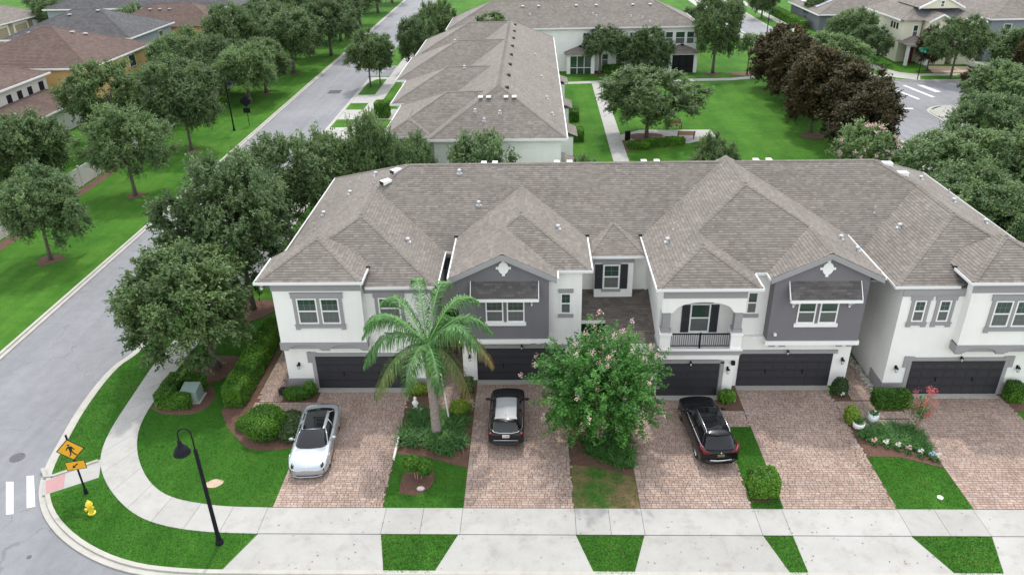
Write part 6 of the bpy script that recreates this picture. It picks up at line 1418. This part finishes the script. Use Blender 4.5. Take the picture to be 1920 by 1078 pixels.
bush('hedge', 'dark cube hedge by the left front corner roof of the block behind', 'hedge', [(-19.5, -17.8, 92.6, 94.4, .02, 1.9)], 160, seed=31, leaf=(.22, .12))
bush('shrub', 'low shrub row by the far olive house', 'bush', [(-96, -92, 150, 162, .02, 1.5)], 60, seed=32, leaf=(.35, .2))
rngp = random.Random(3)
def scatter(poly, n, seed, holes=()):
    rng = np.random.default_rng(seed); p = np.array(poly); P = rng.uniform(p.min(0), p.max(0), (n*6, 2)); k = pip(P, poly)
    for h in holes: k &= ~pip(P, h)
    return [(x, y, .02) for x, y in P[k][:n]]
def stuffplant(name, pts, seed, **k): o = link(name, strap_mesh(name, pts, seed, **k)); return tag(o, kind='stuff')
stuffplant('strap_leaf_plants', scatter([(-6.75, 30.4), (-5.5, 30.2), (-3.75, 29.5), (-3.75, 32.7), (-5.0, 33.0), (-6.5, 33.0)], 95, 1), 1, n=34, L=(.45, .85), wd=.03)
stuffplant('strap_leaf_plants', scatter([(2.2, 30.0), (3.2, 29.2), (4.6, 28.6), (4.6, 33), (2.2, 33)], 75, 2), 2, n=30, L=(.4, .75), wd=.028)
stuffplant('ground_cover', scatter([(16.35, 30.9), (17.6, 30.4), (19.2, 29.7), (19.25, 31.8), (16.6, 31.85)], 110, 3), 3, n=30, L=(.3, .62), wd=.025)
GFL = 'flower clumps edging the right bed'
for i, (x, y, mt, lab) in enumerate(((16.62, 30.46, 'pinkfl', 'pink flower clump at the left end of the edging row'), (17.14, 30.30, 'whitefl', 'white flower clump next to the pink one'), (17.62, 30.08, 'whitefl', 'tall white flower clump in the middle-left of the edging row'), (18.05, 29.86, 'pinkfl', 'pink and dark flower clump in the middle of the edging row'), (18.5, 29.60, 'whitefl', 'white flower clump right of the middle'), (18.95, 29.42, 'bluefl', 'blue flower clump near the right end of the edging row'), (19.18, 29.30, 'whitefl', 'white flower clump at the right end by the last driveway'))):
    o = thing('flower_clump', lab, 'flowers', (x, y, .02), 0, GFL); blossoms('petals', [(-.08, 0, .34), (.07, .03, .38), (.02, -.06, .30)], 50+i, mt, .05, 16, o, (.075, .065)); link('leaves', strap_mesh('leaves', [(0, 0, 0), (.05, .05, 0)], 60+i, n=14, L=(.2, .35), wd=.02), None, o)
o = blossoms('white_flowers', [(16.45, 34.3, .42), (16.52, 34.33, .34), (16.4, 34.3, .3)], 71, 'whitefl', .05, 14, None, (.07, .06)); tag(o, 'white flowers on the front of the round dark shrub', 'flowers')
o = blossoms('pink_flowers', [(17.6, 39.4, 1.2), (17.8, 39.2, .9), (17.7, 39.3, 1.5)], 72, 'pinkfl', .16, 30, None, (.1, .08)); tag(o, 'pink flowers deep in the walkway beside the last unit', 'flowers')
bush('shrub', 'dark shrub with pink flowers deep in the walkway before the last unit', 'bush', [('e', 17.6, 39.6, .7, .55, .4, .8)], 300, seed=44, mat='magnolia')
# river pebbles along the last unit
rng = np.random.default_rng(5); b = MB()
for i in range(420):
    t = rng.random(); x = 18.42+rng.normal()*.09-.05*t; y = 33.9+t*5.2; r = rng.uniform(.035, .085); g = rng.uniform(.25, .62); b.col = (g, g*.92, g*.8); b.ell((x, y, r*.5), (r*1.2, r, r*.7), 6, 4)
tag(b.build('pebbles', M['pebble'], None, color=True), kind='stuff')

# fallen leaves and grit on the drives, beds and gutters
rng = np.random.default_rng(15); n = 900
P = np.concatenate([np.c_[rng.uniform(-12, 25, n), rng.uniform(26.1, 35, n)], np.c_[rng.uniform(-12, 25, 150), rng.uniform(22.4, 26, 150)], np.c_[rng.normal(-7.2, .35, 160), rng.uniform(26.2, 33, 160)], np.c_[rng.normal(15.6, .3, 200), rng.uniform(26.2, 33.5, 200)], np.c_[rng.normal(1.3, .35, 140), rng.uniform(26.2, 34, 140)], np.c_[rng.normal(-20.6, 1.6, 160), rng.normal(36.5, 2.2, 160)]])
me = np_mesh('fallen_leaves', leaf_quads(np.c_[P, np.full(len(P), .042)], nrm(rng.normal(size=(len(P), 3))*.3+np.array([0, 0, 1])), .085, .045, rng), 4, shade_cols(rng.uniform(0, .6, len(P)), rng.uniform(.2, 1, len(P))))
me.materials.append(M['oak']); tag(link('fallen_leaves', me), kind='stuff')
# ------------------------------------------------------------------ street furniture and small things
def gooseneck(label, x, y, h=5.6, ang=180, s=1.0, group=None, simple=False):
    o = thing('street_lamp', label, 'street lamp', (x, y, 0), R_(ang), group)
    b = MB(); b.lathe([(.17, -.05), (.17, .12), (.12, .2), (.10, .45), (.09, .5), (.075, h-.7), (.065, h-.55), (.085, h-.55), (.085, h-.48), (.05, h-.45)], (0, 0, 0), 12); b.build('pole', M['metal'], o, smooth=False)
    b = MB(); n = 12; b.tube([(0, 0, h-.5)]+[(.26-.26*math.cos(math.pi*k/n), 0, h+.25+.36*math.sin(math.pi*k/n)) for k in range(n+1)]+[(.52, 0, h-.02)], .03, 8); b.build('arm', M['metal'], o, smooth=True)
    b = MB(); b.lathe([(.03, .06), (.07, .04), (.085, .0), (.095, -.16), (.12, -.19), (.125, -.22), (.19, -.27), (.255, -.36), (.30, -.48), (.325, -.56), (.345, -.58), (.33, -.60), (.2, -.5)], (.52, 0, h), 24); sh = b.build('shade', M['metal'], o, smooth=True)
    MB().ell((.52, 0, h-.52), (.12, .12, .10), 10, 6).build('bulb', M['lens'], sh); return o
gooseneck('black gooseneck street lamp with a bell shade, in the corner grass by the sidewalk', -13.59, 23.9, 5.55, 188)
o = gooseneck('far gooseneck street lamp beside the right-hand street', 40.3, 139, 5.6, 0); o = gooseneck('slim street lamp pole at the kerb beyond the left roofs', -23.0, 168, 7.6, 180); o = gooseneck('street lamp pole at the right corner of the roof across the park', 38.4, 150, 6.5, 180); gooseneck('black street lamp among the verge oaks before the tan house', -35.3, 88, 6.0, 0)
# pedestrian crossing sign facing the camera side
SG = thing('crossing_sign', 'yellow diamond pedestrian sign with an arrow plaque, leaning over the corner grass', 'road sign', (-21.0, 26.92, 0), R_(14))
b = MB(); b.box(-.035, .035, -.03, .03, -.05, 3.42); b.box(-.07, .07, -.06, .06, -.02, .28); b.build('pole', M['metal'], SG)
dz = 2.62; r = .60
def diamond(b, r, y, t): b.prism_y([(0, dz-r), (r, dz), (0, dz+r), (-r, dz)], y-t, y)
b = MB(); diamond(b, r, -.03, .012); pb = b.build('sign_plate', M['signblack'], SG); b = MB(); diamond(b, r-.06, -.042, .004); b.build('sign_face', M['sign'], pb)
b = MB(); fy0, fy1 = -.052, -.046
def poly(b, pts): b.prism_y([(x*.95, dz+z*.95) for x, z in pts], fy0, fy1)
b.prism_y([(-.02+.05*math.cos(a), dz+.27+.05*math.sin(a)) for a in [2*math.pi*k/12 for k in range(12)]], fy0, fy1)
for q in (((-.07, .2), (.09, .21), (.10, .05), (.06, -.06), (-.05, -.06), (-.06, .05)), ((-.05, -.05), (.03, -.05), (-.0, -.2), (-.06, -.34), (-.13, -.34), (-.13, -.31), (-.09, -.3), (-.05, -.16)), ((.0, -.05), (.065, -.05), (.12, -.18), (.2, -.30), (.24, -.29), (.22, -.34), (.16, -.35), (.06, -.2)), ((-.07, .2), (-.03, .14), (-.12, .07), (-.18, -.02), (-.21, 0), (-.15, .12)), ((.09, .21), (.15, .1), (.2, .0), (.17, -.02), (.11, .07), (.06, .12))): poly(b, q)
b.build('walking_figure', M['signblack'], pb)
b = MB(); b.prism_y([(-.42, 1.48), (.42, 1.48), (.42, 1.97), (-.42, 1.97)], -.042, -.03); pl2 = b.build('arrow_plate', M['signblack'], SG); b = MB(); b.prism_y([(-.39, 1.51), (.39, 1.51), (.39, 1.94), (-.39, 1.94)], -.047, -.043); b.build('arrow_face', M['sign'], pl2)
b = MB(); q = lambda x, z: (x*.8, 1.725+z*.8); b.prism_y([q(-.2, -.16), q(-.02, -.13), q(-.07, -.07), q(.15, .09), q(.11, .15), q(-.11, -.01), q(-.15, .05)], -.052, -.048); b.build('arrow', M['signblack'], pl2)
HY = thing('fire_hydrant', 'yellow fire hydrant in the corner grass', 'hydrant', (-20.07, 25.65, 0), R_(-20))
b = MB(); b.lathe([(.17, 0), (.17, .05), (.115, .06), (.105, .48), (.15, .50), (.15, .54), (.13, .56), (.12, .63), (.07, .70), (.03, .72), (.03, .77), (.01, .78)], (0, 0, 0), 14); b.build('barrel', M['yellow'], HY, smooth=False)
b = MB(); b.lathe([(.06, -.22), (.06, -.19), (.045, -.18), (.045, .18), (.06, .19), (.06, .22)], (0, 0, .42), 10, 'x'); b.lathe([(.08, -.24), (.08, -.2), (.06, -.18), (.06, 0)], (0, 0, .40), 12, 'y'); b.build('outlet', M['yellow'], HY)
for i, (x, y, z, r, lab) in enumerate(((-25.97, 29.62, RZ, .36, 'round iron manhole cover in the street near the white stripes'), (-21.56, 23.2, RZ, .10, 'small round valve cover in the street by the corner'))):
    o = thing('manhole_cover', lab, 'manhole cover', (x, y, z)); MB().lathe([(r, 0), (r, .012), (r*.9, .014), (r*.88, .008), (0.01, .008)], (0, 0, 0), 24).build('lid', M['iron'], o)
    if r > .2:
        b = MB()
        for k in range(-2, 3): b.box(-r*.7, r*.7, k*.12-.015, k*.12+.015, .008, .014)
        b.build('ribs', M['iron'], o)
for x, y, lab in ((-27.9, 107.5, 'dark storm drain grate in the street by the grass island'), (-27.0, 146.5, 'far dark storm drain grate up the left street')):
    o = thing('drain_grate', lab, 'drain', (x, y, RZ)); b = MB()
    for k in range(6): b.box(-.8, .8, -.9+.32*k, -.7+.32*k, 0, .02)
    b.build('bars', M['iron'], o); MB().box(-.85, .85, -1, 1, -.01, .006).build('frame', M['dark'], o)
UB = thing('utility_box', 'grey-green utility box inside the u-shaped hedge', 'utility box', (-18.95, 34.45, 0)); b = MB(); b.add([(-.5, -.42, .05), (.5, -.42, .05), (.5, .42, .05), (-.5, .42, .05), (-.46, -.4, .72), (.46, -.4, .72), (.46, .4, .86), (-.46, .4, .86)], [(0, 3, 2, 1), (4, 5, 6, 7), (0, 1, 5, 4), (1, 2, 6, 5), (2, 3, 7, 6), (3, 0, 4, 7)]); b.build('cabinet', M['boxgreen'], UB, bevel=.02); MB().box(-.46, .46, -.46, -.43, .12, .6).build('door', M['boxgreen'], UB); MB().box(-.6, .6, -.52, .52, 0, .06).build('pad', M['kerb'], UB)
PS = thing('planter_stand', 'black wire planter stand at the left corner of the row', 'planter stand', (-13.95, 34.75, .02)); b = MB()
for z in (.12, .42): b.tube([(.25*math.cos(a), .18*math.sin(a), z) for a in [2*math.pi*k/12 for k in range(13)]], .014, 5)
for k in range(8): a = 2*math.pi*k/8; b.cyl((.25*math.cos(a), .18*math.sin(a), 0), (.25*math.cos(a), .18*math.sin(a), .42), .012, n=5)
b.build('wire_frame', M['metal'], PS); MB().lathe([(.17, .12), (.22, .38), (.2, .38), (.02, .34)], (0, 0, 0), 12).build('pot', M['rubber'], PS); b = MB(); b.tube([(.24, 0, .4), (.27, 0, .85), (.1, 0, 1.0)], .014, 5); b.build('hook', M['metal'], PS)
for x, y, lab, rr_, lf in ((16.36, 31.75, 'white round pot with a small dark plant, at the driveway edge', .30, 1), (17.3, 32.35, 'pale grey cylinder pot with a spiky plant, on the brick walk', .27, 0)):
    o = thing('flower_pot', lab, 'flower pot', (x, y, .03)); MB().lathe([(.17, 0), (rr_*.9, .14), (rr_, .34), (rr_*.95, .40), (rr_*.85, .40), (rr_*.8, .34), (.02, .33)] if lf else [(rr_, 0), (rr_, .52), (rr_*.9, .52), (rr_*.88, .46), (.02, .46)], (0, 0, 0), 18).build('pot', M['pot' if not lf else 'wtrim'], o, smooth=True)
    link('leaves', strap_mesh('leaves', [(0, 0, .38), (.08, .05, .38), (-.08, -.03, .38)], 91+lf, n=26, L=(.25, .45), wd=.02, up=1.3), None, o)
ST = thing('garden_statue', 'small pale garden statue beside the rocks left of the palm trunk', 'statue', (-6.42, 33.4, .02)); b = MB(); b.lathe([(.16, 0), (.17, .08), (.12, .1), (.10, .25), (.13, .40), (.11, .55), (.05, .62), (.085, .70), (.08, .78), (.02, .84)], (0, 0, 0), 12); b.build('figure', M['statue'], ST, smooth=True); MB().ell((.12, -.05, .45), (.05, .05, .12), 8, 5).ell((-.12, -.05, .45), (.05, .05, .12), 8, 5).build('arms', M['statue'], ST, smooth=True)
for i, (x, y, r, lab) in enumerate(((-6.0, 33.1, .24, 'largest grey rock beside the garden statue'), (-5.65, 33.35, .18, 'grey rock between statue and palm trunk'), (-6.2, 32.8, .16, 'small front rock below the garden statue'), (-5.75, 32.85, .14, 'smallest rock in front of the palm'), (-5.5, 33.7, .15, 'back rock in the pile beside the palm'))):
    rng = np.random.default_rng(i+3); b = MB(); b.ell((x, y, r*.5), (r, r*.85, r*.7), 8, 5); b.v = [tuple(np.array(p)+rng.normal(size=3)*r*.09) for p in b.v]; tag(b.build('rock', M['rock'], None), lab, 'rock', 'rocks by the statue')
b = MB(); b.box(-6.99, -6.9, 29.3, 31.0, 0, .16); tag(b.build('edging_stone', M['pale']), 'pale edging strip between the first driveway and the palm bed', 'edging')
b = MB(); b.tube([(10.0, 34.55, .1), (10.15, 34.5, .12), (10.7, 34.05, .08)], .06, 8); tag(b.build('drain_spout', M['gutter']), 'white drain spout lying in the mulch beside the third garage', 'downspout')
b = MB(); b.tube([(-6.62, 35.2, .02), (-6.62, 35.15, .5), (-6.55, 35.1, .62)], .03, 6); tag(b.build('hose_bib', M['gutter']), 'white pipe stub at the right corner of the first garage', 'pipe')
b = MB(); b.lathe([(.13, 0), (.13, .03), (.02, .035)], (18.18, 26.78, .01), 14); tag(b.build('valve_lid', M['wtrim']), 'small white lid in the grass before the right bed', 'lid')
# park furniture
def bench(label, x, y, rz):
    o = thing('park_bench', label, 'bench', (x, y, .03), rz, 'benches round the park pad')
    for k in range(4): MB().box(-.95, .95, -.22+.12*k, -.13+.12*k, .43, .47).build('slat', M['wood'], o)
    for k in range(3): MB().box(-.95, .95, .27+.03*k, .30+.03*k, .55+.14*k, .66+.14*k).build('slat', M['wood'], o)
    for sx in (-.85, .85):
        b = MB(); b.box(sx-.03, sx+.03, -.22, -.16, 0, .62); b.box(sx-.03, sx+.03, .2, .26, 0, .45); b.tube([(sx, .23, .43), (sx, .36, .98)], .03, 6); b.box(sx-.03, sx+.03, -.24, .3, .62, .66); b.box(sx-.03, sx+.03, -.2, .24, .39, .43); b.build('bench_frame', M['metal'], o)
bench('wooden park bench at the back of the concrete pad', 15.9, 86.4, .25); bench('wooden park bench seen from behind at the front of the pad', 16.6, 82.6, math.pi-.1)
TB = thing('litter_bin', 'black litter bin by the park path', 'bin', (10.2, 82.3, 0)); MB().lathe([(.26, 0), (.30, .1), (.30, .85), (.33, .87), (.33, .95), (.2, 1.05), (.02, 1.06)], (0, 0, 0), 14).build('bin_body', M['metal'], TB, smooth=True)
DS = thing('road_sign', 'black-backed diamond sign with a small plate below, on the verge beside the oaks', 'road sign', (-34.25, 90.3, 0), .1); MB().cyl((0, 0, -.05), (0, 0, 3.5), .04, n=8).build('pole', M['metal'], DS); b = MB(); b.prism_y([(0, 2.2), (.7, 2.9), (0, 3.6), (-.7, 2.9)], -.07, -.04); b.build('sign_plate', M['metal'], DS); MB().box(-.4, .4, -.07, -.04, 1.5, 2.1).build('arrow_plate', M['metal'], DS)
SS = thing('street_sign', 'green street name sign on a dark post at the right-hand crossing', 'street sign', (53.4, 109.6, 0), .2); MB().cyl((0, 0, -.05), (0, 0, 4.3), .06, n=8).build('pole', M['metal'], SS); MB().box(-.75, .75, -.03, .03, 4.05, 4.35).build('name_plate', M['signgreen'], SS); MB().box(-.03, .03, -.6, .6, 3.7, 4.0).build('name_plate', M['signgreen'], SS)
FH = thing('fire_hydrant', 'tiny far hydrant on the grass strip beside the right-hand street', 'hydrant', (50.0, 139.5, 0)); b = MB(); b.lathe([(.17, 0), (.17, .05), (.115, .06), (.105, .48), (.15, .50), (.12, .63), (.03, .75)], (0, 0, 0), 10); b.build('barrel', M['yellow'], FH)
